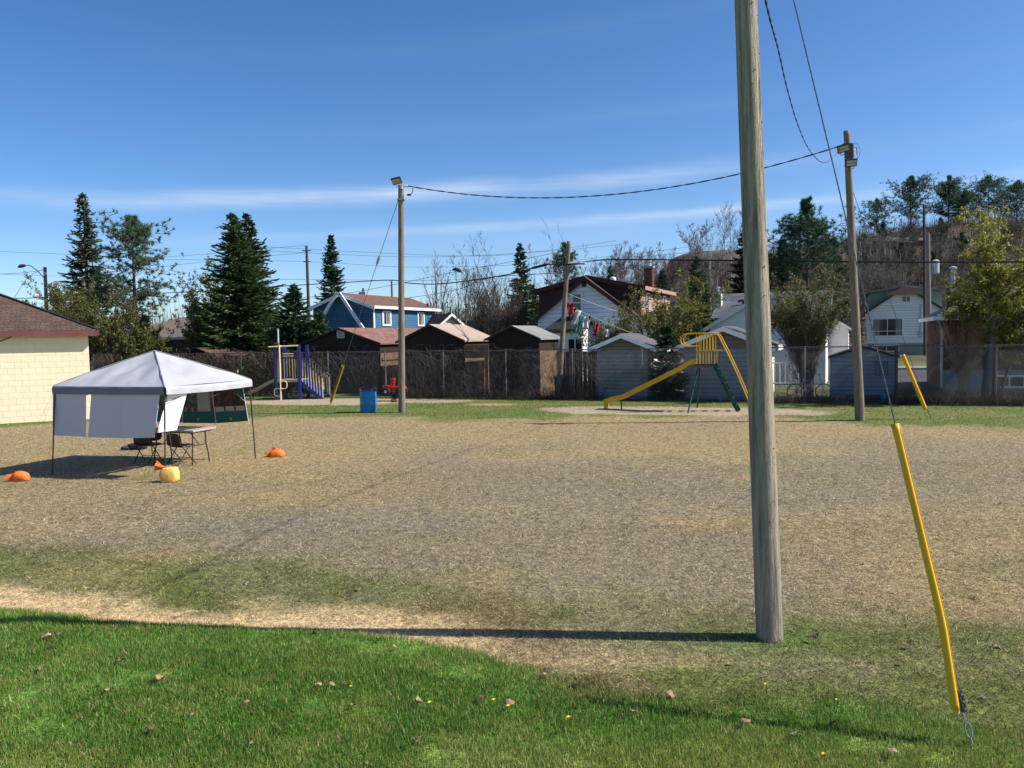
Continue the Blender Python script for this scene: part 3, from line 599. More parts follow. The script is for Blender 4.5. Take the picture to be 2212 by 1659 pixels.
W1a, W1b = P3+on3(p3h-.03)+np.array([.24, 0, 0]), P2+on2(p2h-.4)+np.array([-.15, -.05, 0])
wr = thing('overhead_wire', 'sagging twisted black cable strung between the two floodlight poles', 'wire', W1a)
twisted(W1a, W1b, .012, 2, 1.2, cable_m, wr, 'conductor', sag=.85, seg=.12, rad=.011)
P1T = D(1652, -60, 7.0)
wr2 = thing('overhead_wire', 'twisted black cable drooping from the near pole to the right floodlight pole', 'wire', P1T)
_pts = [D(1640, -60, 7.0), D(1663, 40, 8.5), D(1682, 110, 10.5), D(1700, 190, 13), D(1722, 265, 16), D(1745, 318, 19), D(1772, 349, 21.5), D(1795, 345, 23), P2+on2(p2h-.3)+np.array([-.1, -.1, 0])]
def spline(pts, n=8):
    P = [np.array(p, float) for p in pts]; P = [2*P[0]-P[1]]+P+[2*P[-1]-P[-2]]; out = []
    for i in range(1, len(P)-2):
        for k in range(n):
            t = k/n; a, b, c, d = P[i-1], P[i], P[i+1], P[i+2]; out.append(.5*((2*b)+(c-a)*t+(2*a-5*b+4*c-d)*t*t+(-a+3*b-3*c+d)*t**3))
    return out+[P[-2]]
SP = spline(_pts, 14)
for k in range(2):
    Q = [p+.007*np.array([math.cos(i*1.1+k*math.pi), .2, math.sin(i*1.1+k*math.pi)]) for i, p in enumerate(SP)]
    b = MB(); b.path(Q, .006, 5); b.build('conductor', cable_m, wr2, world=True)
# twist of copper hangers on the drooping line's end is too small to tell apart

# leaning pole behind the fence, and the long black cable across the yards
s4, _ = ST(1206, 850, .55); P4 = W(s4, .55); P4t = D(1229, 521, P4[1]-.1)
pole4 = thing('utility_pole', 'slim leaning wooden pole in front of the white house', 'utility pole', P4)
smooth_obj(log_mesh(P4t[2], .115, .082, (P4t[0]-P4[0], P4t[1]-P4[1]), 24, 21, 4, .008, 40).build('shaft', pole_tan, pole4))
def on4(z): return (P4t-P4)*(z/P4t[2])
C4 = P4+on4(P4t[2]-.95)
bb = MB(); bb.path([C4-P4+np.array([.05, 0, .06]), C4-P4+np.array([.7, -.2, .04])], .06, 4); bb.build('terminal_box', alu, pole4)
CL = [D(-60, 650, 62), D(57, 644, 62), D(235, 638, 62), D(439, 629, 60), D(578, 620, 58), D(768, 608.7, 55), D(846, 605, 52), D(878, 611, 48), D(953, 613, 44), D(1093, 594, 39), D(1172, 573, 37), C4+np.array([0, -.15, 0]), D(1317, 561, 34), D(1590, 563, 31), D(1900, 566, 28), D(2212, 566, 26), D(2330, 566, 25)]
wire('overhead_cable', 'thick black cable crossing the whole scene behind the fence', spline(CL, 8), .03, cable_m, 6)
b = MB(); b.path([D(1148, 580, 37.3), D(1155, 578, 37.2), D(1180, 571.5, 36.8), D(1186, 570, 36.7)], [.03, .06, .06, .03], 8); o = b.build('cable_splice', cable_m, loc=D(1165, 575, 37), world=True); tag(o, 'black splice case hanging on the cable left of the leaning pole', 'splice case')
CL2 = [D(1060, 600, 42), D(1000, 622, 46), D(940, 635, 52), D(870, 645, 58)]
wire('overhead_wire', 'thin black wire dropping left below the thick cable', spline([C4+np.array([0, 0, -.3])]+CL2, 8), .015, cable_m)
# far power lines
far = [('thin power line high above the blue house', [(560, 533), (1000, 553), (1190, 540), (1330, 520)], 85), ('second power line just under the highest one', [(560, 541), (900, 555), (1180, 543), (1340, 528)], 85),
       ('faint power line below the top pair', [(330, 560), (660, 565), (900, 577), (1200, 566), (1600, 520)], 88), ('faint lower power line above the garages', [(560, 603), (720, 604), (900, 606), (1150, 600)], 80),
       ('dark line carrying the small black bundle', [(610, 646), (760, 632), (985, 587), (1080, 570), (1200, 546)], 60),
       ('faint power line over the left trees', [(-60, 541), (120, 548), (330, 556), (660, 530)], 90), ('lower faint power line over the left trees', [(-60, 590), (200, 596), (400, 570), (665, 545)], 90),
       ('wire arriving at the left street lamp pole', [(-60, 594), (40, 590), (97, 583)], 60), ('wire slanting down from the left street lamp pole', [(30, 645), (60, 600), (97, 580)], 60),
       ('faint high line crossing the hill trees', [(1340, 575), (1600, 543), (1840, 480), (2260, 430)], 95), ('lower line crossing the hill trees', [(1300, 560), (1500, 545), (1840, 520), (2005, 524)], 90)]
for i, (lb, pts, Y) in enumerate(far):
    wire('power_line', lb, spline([D(x, y, Y) for x, y in pts], 8), .016 if Y > 70 else .014, grey_cable if Y > 70 else cable_m, 4)
b = MB(); b.path([D(977, 583, 60), D(984, 581, 60), D(992, 584, 60), D(997, 588, 60)], [.06, .13, .14, .05], 7); tag(b.build('cable_bundle', cable_m, loc=D(985, 585, 60), world=True), 'small black bundle hanging on a thin line right of the floodlight pole', 'cable bundle')
def far_post(name, label, xb, yb, xt, yt, Y, r, mat, extras=None):
    base = D(xb, yb, Y); base = np.array([base[0], Y, 0.0]) if yb is None else base; base[2] = max(0, hz1(base[0], base[1])) if Y < 78 else base[2]
    tp = D(xt, yt, Y); t = thing(name, label, 'utility pole', base); b = MB(); b.path([np.array([0, 0, -.2]), tp-base], [r, r*.75], 10); b.build('shaft', mat, t); return t, base, tp-base
pA, bA, tA = far_post('street_lamp', 'wooden pole with a curved street lamp arm above the cream building', 100, 700, 97, 577, 60, .15, far_pole)
def cobra(parent, tp, arm, drop, L_=.6):
    b = MB(); b.path(spline([tp+np.array([0, 0, -.9]), tp+np.array([arm*.35, 0, -.35]), tp+np.array([arm*.75, 0, .1]), tp+np.array([arm, 0, .15])], 6), .035, 6); b.build('arm', alu, parent)
    h = MB(); sg = 1 if arm > 0 else -1; c = tp+np.array([arm, 0, .12]); h.path([c, c+np.array([sg*.12, 0, .02]), c+np.array([sg*.4, 0, -.02]), c+np.array([sg*L_, 0, -.1])], [.05, .11, .14, .04], 8); h.build('lamp_head', far_pole_dark, parent)
cobra(pA, tA, -1.35, 0)
pB, bB, tB = far_post('utility_pole', 'dark reddish pole rising behind the blue house left corner', 668, 700, 662, 531, 85, .17, far_pole_dark)
b = MB(); b.box(tB+np.array([0, 0, -.5]), (.9, .1, .1)); b.box(tB+np.array([0, 0, -1.6]), (.7, .1, .1)); b.build('crossarm', far_pole_dark, pB)
pC, bC, tC = far_post('street_lamp', 'short far pole with a street lamp above the blue house roof', 850, 720, 846, 607, 75, .12, far_pole)
cobra(pC, tC+np.array([-.3, 0, -1.5]), -1.5, 0)
pD, bD, tD = far_post('utility_pole', 'grey hydro pole at the roadside before the right white house', 2008, 812, 2004, 505, 46.2, .15, far_pole)
b = MB(); b.lathe([(.0, 0), (.18, 0), (.2, .05), (.2, .7), (.08, .78), (0, .8)], tD+np.array([.5, .1, -2.2]), 24, False); b.build('transformer', alu, pD)
b = MB(); b.box(tD+np.array([.25, .1, -1.6]), (.5, .06, .08)); b.build('transformer_bracket', galv, pD)
b = MB(); b.path([(.26, -.1, .1), (.22, -.1, 2.6)], .06, 6); b.build('yellow_marker', yellow_plastic, pD)
pE, bE, tE = far_post('utility_pole', 'dark pole just behind the grey hydro pole', 1998, 768, 1996, 442, 66, .11, far_pole_dark)
b = MB(); b.box(tE+np.array([.6, 0, -2.9]), (2.4, .12, .12)); b.build('crossarm', far_pole_dark, pE)
pF, bF, tF = far_post('utility_pole', 'slim grey pole leaning behind the leafy tree at right', 2140, 700, 2158, 475, 60, .13, far_pole)
wire('service_wire', 'service wire running to the right white house roof peak', sag_pts(D(2003, 577, 46.2), D(1903, 617, 69), .5), .02, grey_cable)
# ------------------------------------------------------------------ street, driveway
def sheet(name, s0, s1, t0, t1, z, mat):
    b = MB(); P = [W(s0, t0), W(s1, t0), W(s1, t1), W(s0, t1)]
    n = 24; V = []; F = []
    for i in range(n+1):
        for j in (0, 1):
            p = W(s0+(s1-s0)*i/n, t0 if j == 0 else t1); V.append((p[0], p[1], max(height(p[0], p[1]), 0)*0+z))
    for i in range(n): F.append((2*i, 2*i+2, 2*i+3, 2*i+1))
    b.add(V, F); o = b.build(name, mat); return tag(o, kind='structure')
sheet('road', 11.5, 75, 17.9, 26.8, .03, asphalt)
b = MB(); [b.add([W(s, t, z) for s, t, z in ((a, 26.9, .0), (a+8, 26.9, .0), (a+8, 26.9, .15), (a, 26.9, .15), (a, 27.15, .15), (a+8, 27.15, .15))], [(0, 1, 2, 3), (3, 2, 5, 4)]) for a in range(12, 68, 8)]
tag(b.build('kerb', concrete), kind='structure')
sheet('pavement', 11.5, 75, 27.2, 29.4, .15, concrete)
sheet('driveway', 14.1, 17.6, 2.2, 17.8, .02, asphalt)
sheet('front_lawn', 11.5, 75, 29.45, 44, .16, pm('street_grass', (.11, .14, .03), (.17, .165, .06), 2, .95, .6, 30))
sheet('verge', 17.7, 21.5, 11.5, 17.7, .026, pm('verge_grass', (.06, .135, .02), (.09, .15, .03), 2, .95, .6, 30))

# ------------------------------------------------------------------ building kit (local x along the fence, y away from the field)
def course(mb, x0, x1, y, z0, z1, x0t=None, x1t=None, proud=.026, thin=.003):
    x0t = x0 if x0t is None else x0t; x1t = x1 if x1t is None else x1t
    mb.hexa([(x0, y-proud, z0), (x1, y-proud, z0), (x1, y+.01, z0), (x0, y+.01, z0)], [(x0t, y-thin, z1), (x1t, y-thin, z1), (x1t, y+.01, z1), (x0t, y+.01, z1)])
def clap_front(parent, w, ze, zr, ch, mat, y=0.0, z0=.1, gable_mat=None, xc=0.0, zsplit=None):
    bk0 = MB(); bk0.prism([(xc-w/2+.01, y, z0), (xc+w/2-.01, y, z0), (xc+w/2-.01, y, ze), (xc, y, zr-.02), (xc-w/2+.01, y, ze)], (0, -.004, 0)); bk0.build('shadow_backing', gap_shadow_m, parent)
    y = y-.004; n = int((zr-z0)/ch); hw = lambda z: w/2 if z <= ze else max(.01, w/2*(zr-z)/(zr-ze))
    for i in range(n):
        a, b2 = z0+i*ch, z0+(i+1)*ch-.014; wa = min(hw(a), hw(b2)) if b2 <= ze else hw(a); wb = hw(b2)
        if wb < .06: break
        if a < ze < b2: wa = w/2; wb = hw(b2)
        m = MB(); course(m, xc-wa, xc+wa, y, a, b2, xc-wb, xc+wb); m.build('siding_board', gable_mat if gable_mat and a > (zsplit or ze-.15) else mat, parent)
def clap_side(parent, x, y0, y1, z0, z1, ch, mat):
    bk0 = MB(); bk0.box((x+.002, (y0+y1)/2, (z0+z1)/2), (.006, y1-y0-.02, z1-z0-.02)); bk0.build('shadow_backing', gap_shadow_m, parent)
    n = int((z1-z0)/ch)
    for i in range(n):
        a, b2 = z0+i*ch, z0+(i+1)*ch-.012; m = MB()
        m.hexa([(x-.01, y0, a), (x+.026, y0, a), (x+.026, y1, a), (x-.01, y1, a)], [(x-.01, y0, b2), (x+.009, y0, b2), (x+.009, y1, b2), (x-.01, y1, b2)]); m.build('siding_board', mat, parent)
def gable_body(parent, w, L, ze, zr, mat, name='wall', z0=0.0, xc=0.0):
    b = MB(); b.prism([(xc-w/2, 0, z0), (xc+w/2, 0, z0), (xc+w/2, 0, ze), (xc, 0, zr), (xc-w/2, 0, ze)], (0, L, 0)); return b.build(name, mat, parent)
def gable_roof(parent, w, L, ze, zr, mat, so=.25, fo=.2, th=.07, xc=0.0, edge=None, y0=0.0):
    sl = (zr-ze)/(w/2); X = w/2+so; zl = ze-so*sl; lift = .02; out = []
    for sg in (-1, 1):
        b = MB(); pr = [(xc, y0-fo, zr+lift), (xc+sg*X, y0-fo, zl+lift), (xc+sg*X, y0-fo, zl+lift+th), (xc, y0-fo, zr+lift+th)]
        if sg > 0: pr = pr[::-1]
        b.prism(pr, (0, L+2*fo, 0)); out.append(b.build('roof_slope', mat, parent))
    return out
def barge(parent, w, ze, zr, mat, so=.25, fo=.2, bw=.16, th=.03, xc=0.0, y=None):
    sl = (zr-ze)/(w/2); X = w/2+so; zl = ze-so*sl; y = (-fo-.006) if y is None else y
    for sg in (-1, 1):
        b = MB(); b.prism([(xc, y, zr+.07), (xc+sg*X, y, zl+.07), (xc+sg*X, y, zl+.07-bw), (xc, y, zr+.07-bw)][::(-1 if sg > 0 else 1)], (0, -th, 0)); b.build('barge_board', mat, parent)
def soffit_fascia(parent, w, L, ze, zr, mat, so=.25, fo=.2, sg=1, h=.12, xc=0.0):
    sl = (zr-ze)/(w/2); X = w/2+so; zl = ze-so*sl; b = MB(); b.box((xc+sg*(X+.012), L/2, zl+.035), (.024, L+2*fo, h)); b.build('fascia', mat, parent)
def window(parent, xc, zc, w, h, y=-.058, frame=None, mull=0, hmull=(), face='front', x=0.0, cur=True, fw=.07):
    frame = frame or white_trim; f = MB(); g = MB(); cu = MB()
    def bx(m, a, z, sx, sz, dy, d):
        if face == 'front': m.box((a, y+dy, z), (sx, d, sz))
        else: m.box((x-y-dy, a, z), (d, sx, sz))
    for sx in (-1, 1): bx(f, xc+sx*(w/2+fw/2), zc, fw, h+2*fw, 0, .06)
    for sz in (-1, 1): bx(f, xc, zc+sz*(h/2+fw/2), w, fw, 0, .06)
    for i in range(mull): bx(f, xc-w/2+w*(i+1)/(mull+1), zc, .05, h, .004, .05)
    for q in hmull: bx(f, xc, zc-h/2+h*q, w, .05, .006, .046)
    fr = f.build('window', frame, parent); bx(g, xc, zc, w, h, .02, .012); g.build('pane', glass, fr)
    if cur:
        for k_ in (-1, 1): cu = MB(); bx(cu, xc+k_*w*.38, zc, w*.2, h*.98, .012, .004); cu.build('curtain', curtain, fr)
    return fr
def shingles(parent, o, u, v, Lu, Lv, mat, tw=.33, ch=.15, clip=None, seed=0, name='shingles', th=.012):
    r = np.random.default_rng(seed); o, u, v = np.array(o, float), unit(np.array(u, float)), unit(np.array(v, float)); n = np.cross(u, v); n = n if n[2] > 0 else -n
    nr = int(Lv/ch); C = []
    for j in range(nr):
        off = (j % 2)*tw/2+r.uniform(-.03, .03); k = int(Lu/tw)+2
        a0 = np.arange(k)*tw-off; a1 = np.minimum(a0+tw-.012, Lu); a0 = np.maximum(a0, 0); ok = a1-a0 > .03; C.append(np.stack([a0[ok], a1[ok], np.full(ok.sum(), j*ch)], -1))
    C = np.concatenate(C)
    if clip is not None: lo, hi = clip((C[:, 2]+ch/2)); C[:, 0] = np.maximum(C[:, 0], lo); C[:, 1] = np.minimum(C[:, 1], hi); C = C[C[:, 1]-C[:, 0] > .04]
    N_ = len(C); h1 = th*(.75+.5*r.random(N_)); dv = r.normal(0, .006, N_)
    def pt(a, bb, hh): return o+a[:, None]*u+bb[:, None]*v+hh[:, None]*n
    z = np.zeros(N_); b0 = C[:, 2]+dv; b1 = C[:, 2]+ch+.02
    V = np.stack([pt(C[:, 0], b0, h1), pt(C[:, 1], b0, h1), pt(C[:, 1], b1, z+.002), pt(C[:, 0], b1, z+.002), pt(C[:, 0], b0, z-.002), pt(C[:, 1], b0, z-.002)], 1).reshape(-1, 3)
    i = np.arange(N_)[:, None]*6; F = np.concatenate([i+np.array([[0, 1, 2, 3]]), i+np.array([[4, 5, 1, 0]])])
    col = np.repeat(.78+.4*r.random((N_, 1))*np.ones((1, 3)), 6, 0)
    ob = mesh_np(name, V, F, mat, parent, colors=col, kind='stuff'); return ob
sh_grey = pm('grey_shingle_tabs', (.30, .31, .31), (.25, .26, .26), 4, .92, .4, 80, attr=True)
def shm(name, c):                                # tab colour times a shade per tab
    return pm(name, c, tuple(v*.8 for v in c), 3, .93, .5, 70, attr=True, fine=.2)
sh_grey = shm('grey_tabs', (.21, .215, .215)); sh_brown = shm('brown_tabs', (.125, .082, .064)); sh_red = shm('reddish_tabs', (.225, .125, .10)); sh_dark = shm('dark_tabs', (.20, .15, .13)); sh_pale = shm('pale_tabs', (.235, .24, .24))

# ------------------------------------------------------------------ cream block building at the left
CB = G(199, 905); AB = math.radians(27); bl = thing('block_building', 'cream painted block building with a brown hip roof at far left', 'building', CB, AB)
b = MB(); b.box((-7, 2.8, 1.44), (13.98, 5.58, 2.88)); b.build('wall', yellow_joint, bl)
blk = None; bw, bh = .40, .20
for j in range(14):
    for i in range(13):
        x = -(i+.5)*bw-(bw/2 if j % 2 else 0)+.0
        if blk is None: blk = MB().box((0, 0, 0), (bw-.005, .026, bh-.005)).build('block', yellow_block, bl, loc=(x, .0095, bh*(j+.5)), bevel=0)
        else: share(blk, bl, (x, .0095+random.Random(i*31+j).uniform(-.0006, .0006), bh*(j+.5)))
    if j % 2: hb = MB().box((-.1, .0095, bh*(j+.5)), (.192, .026, bh-.005)).build('block', yellow_block, bl)
oh = .30; ez = 2.93; hd = 2.8+oh; rz_ = ez+hd*.46
b = MB(); b.box((-7, -oh-.012, ez+.0), (14+2*oh, .03, .17)); b.build('fascia', maroon_trim, bl)
b = MB(); b.box((oh+.012, 2.8, ez+.002), (.03, 5.6+2*oh+.04, .166)); b.build('fascia', maroon_trim, bl)
b = MB(); b.box((-7, 2.8, ez-.05), (14+2*oh-.02, 5.6+2*oh-.02, .04)); b.build('soffit', maroon_trim, bl)
b = MB(); q = [(-14-oh, -oh, ez+.08), (oh, -oh, ez+.08), (oh, 5.6+oh, ez+.08), (-14-oh, 5.6+oh, ez+.08), (-14-oh+hd, 2.8, rz_), (oh-hd, 2.8, rz_)]
b.add(q, [(0, 1, 5, 4), (1, 2, 5), (2, 3, 4, 5), (3, 0, 4), (3, 2, 1, 0)]); b.build('roof', brown_shingle, bl)
sv = (0, hd, rz_-ez-.08); Lv = float(np.linalg.norm(sv))
shingles(bl, (-14-oh, -oh-.02, ez+.085), (1, 0, 0), sv, 14+2*oh, Lv, sh_brown, .30, .14, clip=lambda q_: (q_/Lv*hd, 14+2*oh-q_/Lv*hd), seed=2, th=.02)
b = MB(); b.path([(oh, -oh, ez+.1), (oh-hd, 2.8, rz_+.03)], .06, 5); b.path([(-14, 2.8, rz_+.03), (oh-hd, 2.8, rz_+.03)], .06, 5); b.build('ridge_cap', black_roof, bl)
b = MB(); b.tube((-2.9, 3.4, rz_-.3), (-2.9, 3.4, rz_+.28), .09, n=10); b.lathe([(.13, 0), (.13, .1), (0, .12)], (-2.9, 3.4, rz_+.28), 10); b.build('roof_vent', alu, bl)
b = MB(); b.path([(-2.9, -.05, 2.55), (-2.2, -.2, 2.86)], .02, 5); b.build('dark_eave_rod', black_m, bl)  # thin dark rod slanting below the eave

# ------------------------------------------------------------------ dark garages and sheds behind the fence
def shed(name, label, cat, t, pl, pa, pr, L, wall, roofm, trim=None, so=.22, fo=.18, ch=None, gmat=None, sidech=None, sidemat=None, bw=.16, group=None, zb=0.0):
    sL, zL = ST(*pl, t-fo); sA, zA = ST(*pa, t-fo); sR, zR = ST(*pr, t-fo); c = (sL+sR)/2; ze_out = (zL+zR)/2; wtot = sR-sL; sl = (zA-ze_out)/(wtot/2)
    w = wtot-2*so; ze = ze_out+so*sl-.09; zr = zA-.09; rt = thing(name, label, cat, W(c, t), TH, group)
    gable_body(rt, w, L, ze, zr, wall); gable_roof(rt, w, L, ze, zr, roofm, so, fo)
    if trim: barge(rt, w, ze, zr, trim, so, fo, bw)
    if ch: clap_front(rt, w, ze, zr, ch, wall, gable_mat=gmat)
    if sidech: clap_side(rt, w/2, 0, L, .1, ze, sidech, sidemat or wall)
    return rt, w, ze, zr, c
g1, w1, ze1, zr1, c1 = shed('garage', 'long dark brown garage with reddish shingle roof and gable vent', 'garage', 2.0, (644, 741), (722, 708), (822, 744), 8.2, shaded_wood, red_shingle, shaded_wood, so=.15, bw=.07)
shingles(g1, (.0+w1/2+.15, -.18, ze1-.15*(zr1-ze1)/(w1/2)+.095), (0, 1, 0), (-(w1/2+.15), 0, (zr1-ze1)*(w1/2+.15)/(w1/2)), 8.56, math.hypot(w1/2+.15, (zr1-ze1)*(w1/2+.15)/(w1/2)), sh_red, .32, .15, seed=5)
sv_, zv_ = ST(737, 720, 2.0); b = MB(); b.box((sv_-c1, -.03, zv_), (.42, .05, .46)); vo = b.build('gable_vent', alu, g1); b = MB(); [b.box((sv_-c1, -.06, zv_-.16+i*.08), (.34, .02, .05), rx=.5) for i in range(5)]; b.build('louvre', curtain, vo)
b = MB(); b.box((w1/2+.012, 4.0, .95), (.02, 8.0, 1.9)); b.build('lit_side_wall', brown_panel, g1)  # lighter brown sheet colours the sunlit side of the garage wall
b = MB(); b.box((w1/2+.05, 1.6, 1.62), (.06, 3.0, .1)); b.build('rail', brown_panel, g1)
g2_, w2, ze2, zr2, c2 = shed('garage', 'dark shed with a pale tan roof at the middle of the fence', 'garage', 1.5, (854, 737), (928, 700), (1004.5, 735), 3.3, shaded_wood, tan_roof, shaded_wood, so=.12, bw=.08)
b = MB(); b.box((w2/2+.012, 1.65, ze2/2-.25), (.02, 3.28, ze2-.5)); b.build('lit_side_wall', brown_panel, g2_)
g3_, w3, ze3, zr3, c3_ = shed('garden_shed', 'dark shed with a grey roof left of the leaning pole', 'shed', 1.4, (1045, 732), (1105, 703), (1168, 731), 2.5, shaded_wood, grey_roof, shaded_wood, so=.14, bw=.07)
b = MB(); b.box((w3/2+.012, 1.25, ze3/2-.25), (.02, 2.48, ze3-.5)); b.build('lit_side_wall', brown_panel, g3_)
shed('garden_shed', 'low shed with a brown roof behind the vine covered fence', 'shed', 2.2, (385, 768), (426, 751), (466, 768), 4.2, shaded_wood, brown_shingle, shaded_wood, so=.1, bw=.06)
# board fence panels seen through the wire
for i, (xa, ya, xb, yb, lb) in enumerate([(1002, 746, 1056, 773, 'brown boarded panel hung over the wire fence'), (1047, 773, 1056, 850, 'narrow brown upright board below the hung panel')]):
    s0, z1 = ST(xa, ya, .12); s1, z0 = ST(xb, yb, .12); b = MB(); n = max(1, int((s1-s0)/.22)); root = thing('board_panel', lb, 'board panel', W((s0+s1)/2, .12, 0), TH)
    for k in range(n): b = MB(); wd = (s1-s0)/n; b.box((-(s1-s0)/2+wd*(k+.5), 0, (z0+z1)/2), (wd-.006, .022, z1-z0)); b.build('board', brown_panel, root)
sA_, wA, zeA, zrA, cA = shed('garden_shed', 'small pale shed with white gable trim left of the little spruce', 'shed', .75, (1270, 751), (1346, 720), (1416, 750), 2.2, shaded_shed_side, dark_grey_roof, white_trim, so=.3, fo=.25, ch=.155, gmat=shed_gable, sidech=.155, sidemat=white_side, bw=.17)
b = MB(); b.box((wA/2+.31, 1.1, zeA-.16), (.03, 2.7, .18)); b.build('fascia', white_trim, sA_)
b = MB(); b.box((wA/2-.02, -.02, zeA/2), (.1, .05, zeA)); b.build('corner_post', brown_panel, sA_)
sB_, wB, zeB, zrB, cB = shed('garden_shed', 'large pale shed with white gable trim behind the slide', 'shed', .95, (1456, 748), (1558, 704), (1672, 746), 3.4, shaded_shed_side, dark_grey_roof, white_trim, so=.32, fo=.28, ch=.17, gmat=shed_gable, sidech=.17, sidemat=white_side, bw=.19)
b = MB(); b.box((wB/2+.33, 1.7, zeB-.17), (.03, 3.96, .2)); b.build('fascia', white_trim, sB_)
sC_, wC, zeC, zrC, cC = shed('garden_shed', 'low blue grey shed with a louvred vent right of the floodlight pole', 'shed', 1.0, (1788, 772), (1862, 746), (1944, 768), 2.4, grey_side, black_roof, None, so=.07, fo=.06, ch=.15)
sv_, zv_ = ST(1904, 796, 1.0); vb = MB(); vb.box((sv_-cC, -.035, zv_), (.42, .03, .5)); vo = vb.build('vent', pm('vent_grey', (.09, .1, .12), (.07, .08, .1), 5, .6), sC_); b = MB(); [b.box((sv_-cC, -.06, zv_-.18+i*.075), (.36, .02, .05), rx=.5) for i in range(6)]; b.build('louvre', grey_side, vo)

# ------------------------------------------------------------------ blue house
tb = 20.0; sL, zL = ST(668, 664, tb); sA, zA = ST(724.6, 636, tb); sR, zR = ST(815, 670, tb); cb_ = (sL+sR)/2; wb = sR-sL; zeb = (zL+zR)/2
bh_ = thing('blue_house', 'blue two storey house with brown roof and white A shaped trim', 'house', W(cb_, tb), TH); Lb = 9.6; wbi = wb-.7
slb = (zA-zeb)/(wb/2); gable_body(bh_, wbi, Lb, zeb+.35*slb, zA, blue_side); gable_roof(bh_, wbi, Lb, zeb+.35*slb, zA, brown_shingle, .35, .35); barge(bh_, wbi, zeb+.35*slb, zA, white_trim, .35, .35, .24)
clap_side(bh_, wbi/2, 0, Lb, .4, zeb+.25*slb, .2, blue_side); clap_front(bh_, wbi, zeb+.3*slb, zA, .2, blue_side, z0=.4)
soffit_fascia(bh_, wbi, Lb, zeb+.35*slb, zA, white_trim, .35, .35, 1, .2)
b = MB(); b.box((wbi/2+.02, .06, zeb/2), (.06, .16, zeb)); b.box((wbi/2+.02, Lb-.06, zeb/2), (.06, .16, zeb)); b.build('corner_trim', white_trim, bh_)
for sg in (-1, 1):
    b = MB(); b.prism([(-.05*sg, -.5, zA+.1), (.22*sg, -.5, zA+.1), (sg*2.75, -.5, zA-3.3), (sg*2.45, -.5, zA-3.3)][::(1 if sg < 0 else -1)], (0, -.12, 0)); b.build('gable_trim', white_trim, bh_)
for (yy, zz_) in ((1.75, None), (7.0, None)):
    window(bh_, yy, zeb-.75, 1.0 if yy < 3 else .85, .85, face='side', x=wbi/2, mull=1, fw=.12)
b = MB(); b.tube((-.3, 3.4, zA-.3), (-.3, 3.4, zA+.6), .16, n=10); b.box((-.3, 3.4, zA+.05), (.6, .6, .5)); b.build('chimney', alu, bh_)
b = MB(); b.box((1.0, 5.0, zA-.38), (.4, .5, .12)); b.build('roof_vent', black_m, bh_)
b = MB(); b.tube((2.2, 9.0, zA-1.0), (2.2, 9.0, zA-.45), .09, n=8); b.build('vent_pipe', black_m, bh_)

# ------------------------------------------------------------------ far houses and buildings on the left
def simple_house(name, label, loc, rz, w, L, ze, zr, wall, roofm, so=.35, fo=.3, trim=None, wins=()):
    h = thing(name, label, 'house', loc, rz); gable_body(h, w, L, ze, zr, wall); gable_roof(h, w, L, ze, zr, roofm, so, fo)
    if trim: barge(h, w, ze, zr, trim, so, fo, .2)
    for (x, z, ww, hh) in wins: window(h, x, z, ww, hh, cur=False)
    return h
pa = D(972, 676, 66); h_ = simple_house('small_house', 'far cream gabled house with a black roof right of the blue house', (pa[0], 66, 0), math.radians(34), 4.6, 6, pa[2]-1.9, pa[2]-.1, pm('cream_wall', (.62, .52, .38), (.55, .46, .33), 4, .8), black_roof, trim=white_trim, wins=((-.2, pa[2]-1.2, .5, .6),))
pb_ = D(1040, 692, 84); b = MB(); hb = thing('long_building', 'long low grey green building far behind the garages', 'building', (pb_[0], 84, 0)); b.box((0, 3, pb_[2]/2), (7, 6, pb_[2])); b.build('wall', pm('grey_green_wall', (.10, .13, .12), (.08, .105, .1), 3, .8), hb); b = MB(); b.box((0, 3, pb_[2]+.06), (7.3, 6.3, .12)); b.build('roof', grey_roof, hb)
pl_ = D(365, 686, 54); lh = thing('bungalow', 'low bungalow with a grey brown hip roof behind the left trees', 'house', (pl_[0]-.6, 54, 0), math.radians(-14))
b = MB(); b.box((0, 3.5, 1.45), (8.6, 7, 2.9)); b.build('wall', pm('dark_grey_wall', (.055, .055, .06), (.045, .045, .05), 3, .8), lh)
b = MB(); zt = pl_[2]+.1; b.add([(-4.9, -.6, 2.85), (4.9, -.6, 2.85), (4.9, 7.6, 2.85), (-4.9, 7.6, 2.85), (-.9, 3.5, zt), (.9, 3.5, zt)], [(0, 1, 5, 4), (1, 2, 5), (2, 3, 4, 5), (3, 0, 4), (3, 2, 1, 0)]); b.build('roof', pm('grey_brown_roof', (.185, .155, .13), (.14, .115, .1), 3, .92, .4, 50), lh)
b = MB(); b.tube((1.1, 1.8, 3.6), (1.1, 1.8, 4.15), .07, n=8); b.build('vent_pipe', black_m, lh)
b = MB(); b.box((0, -.63, 2.84), (9.8, .04, .16)); b.build('fascia', alu, lh)
pl2 = D(300, 702, 72); simple_house('small_house', 'pale grey roofed house glimpsed behind the tall pine', (pl2[0], 72, 0), math.radians(60), 5, 6, pl2[2]-1.2, pl2[2], alu, sh_pale and grey_shingle)

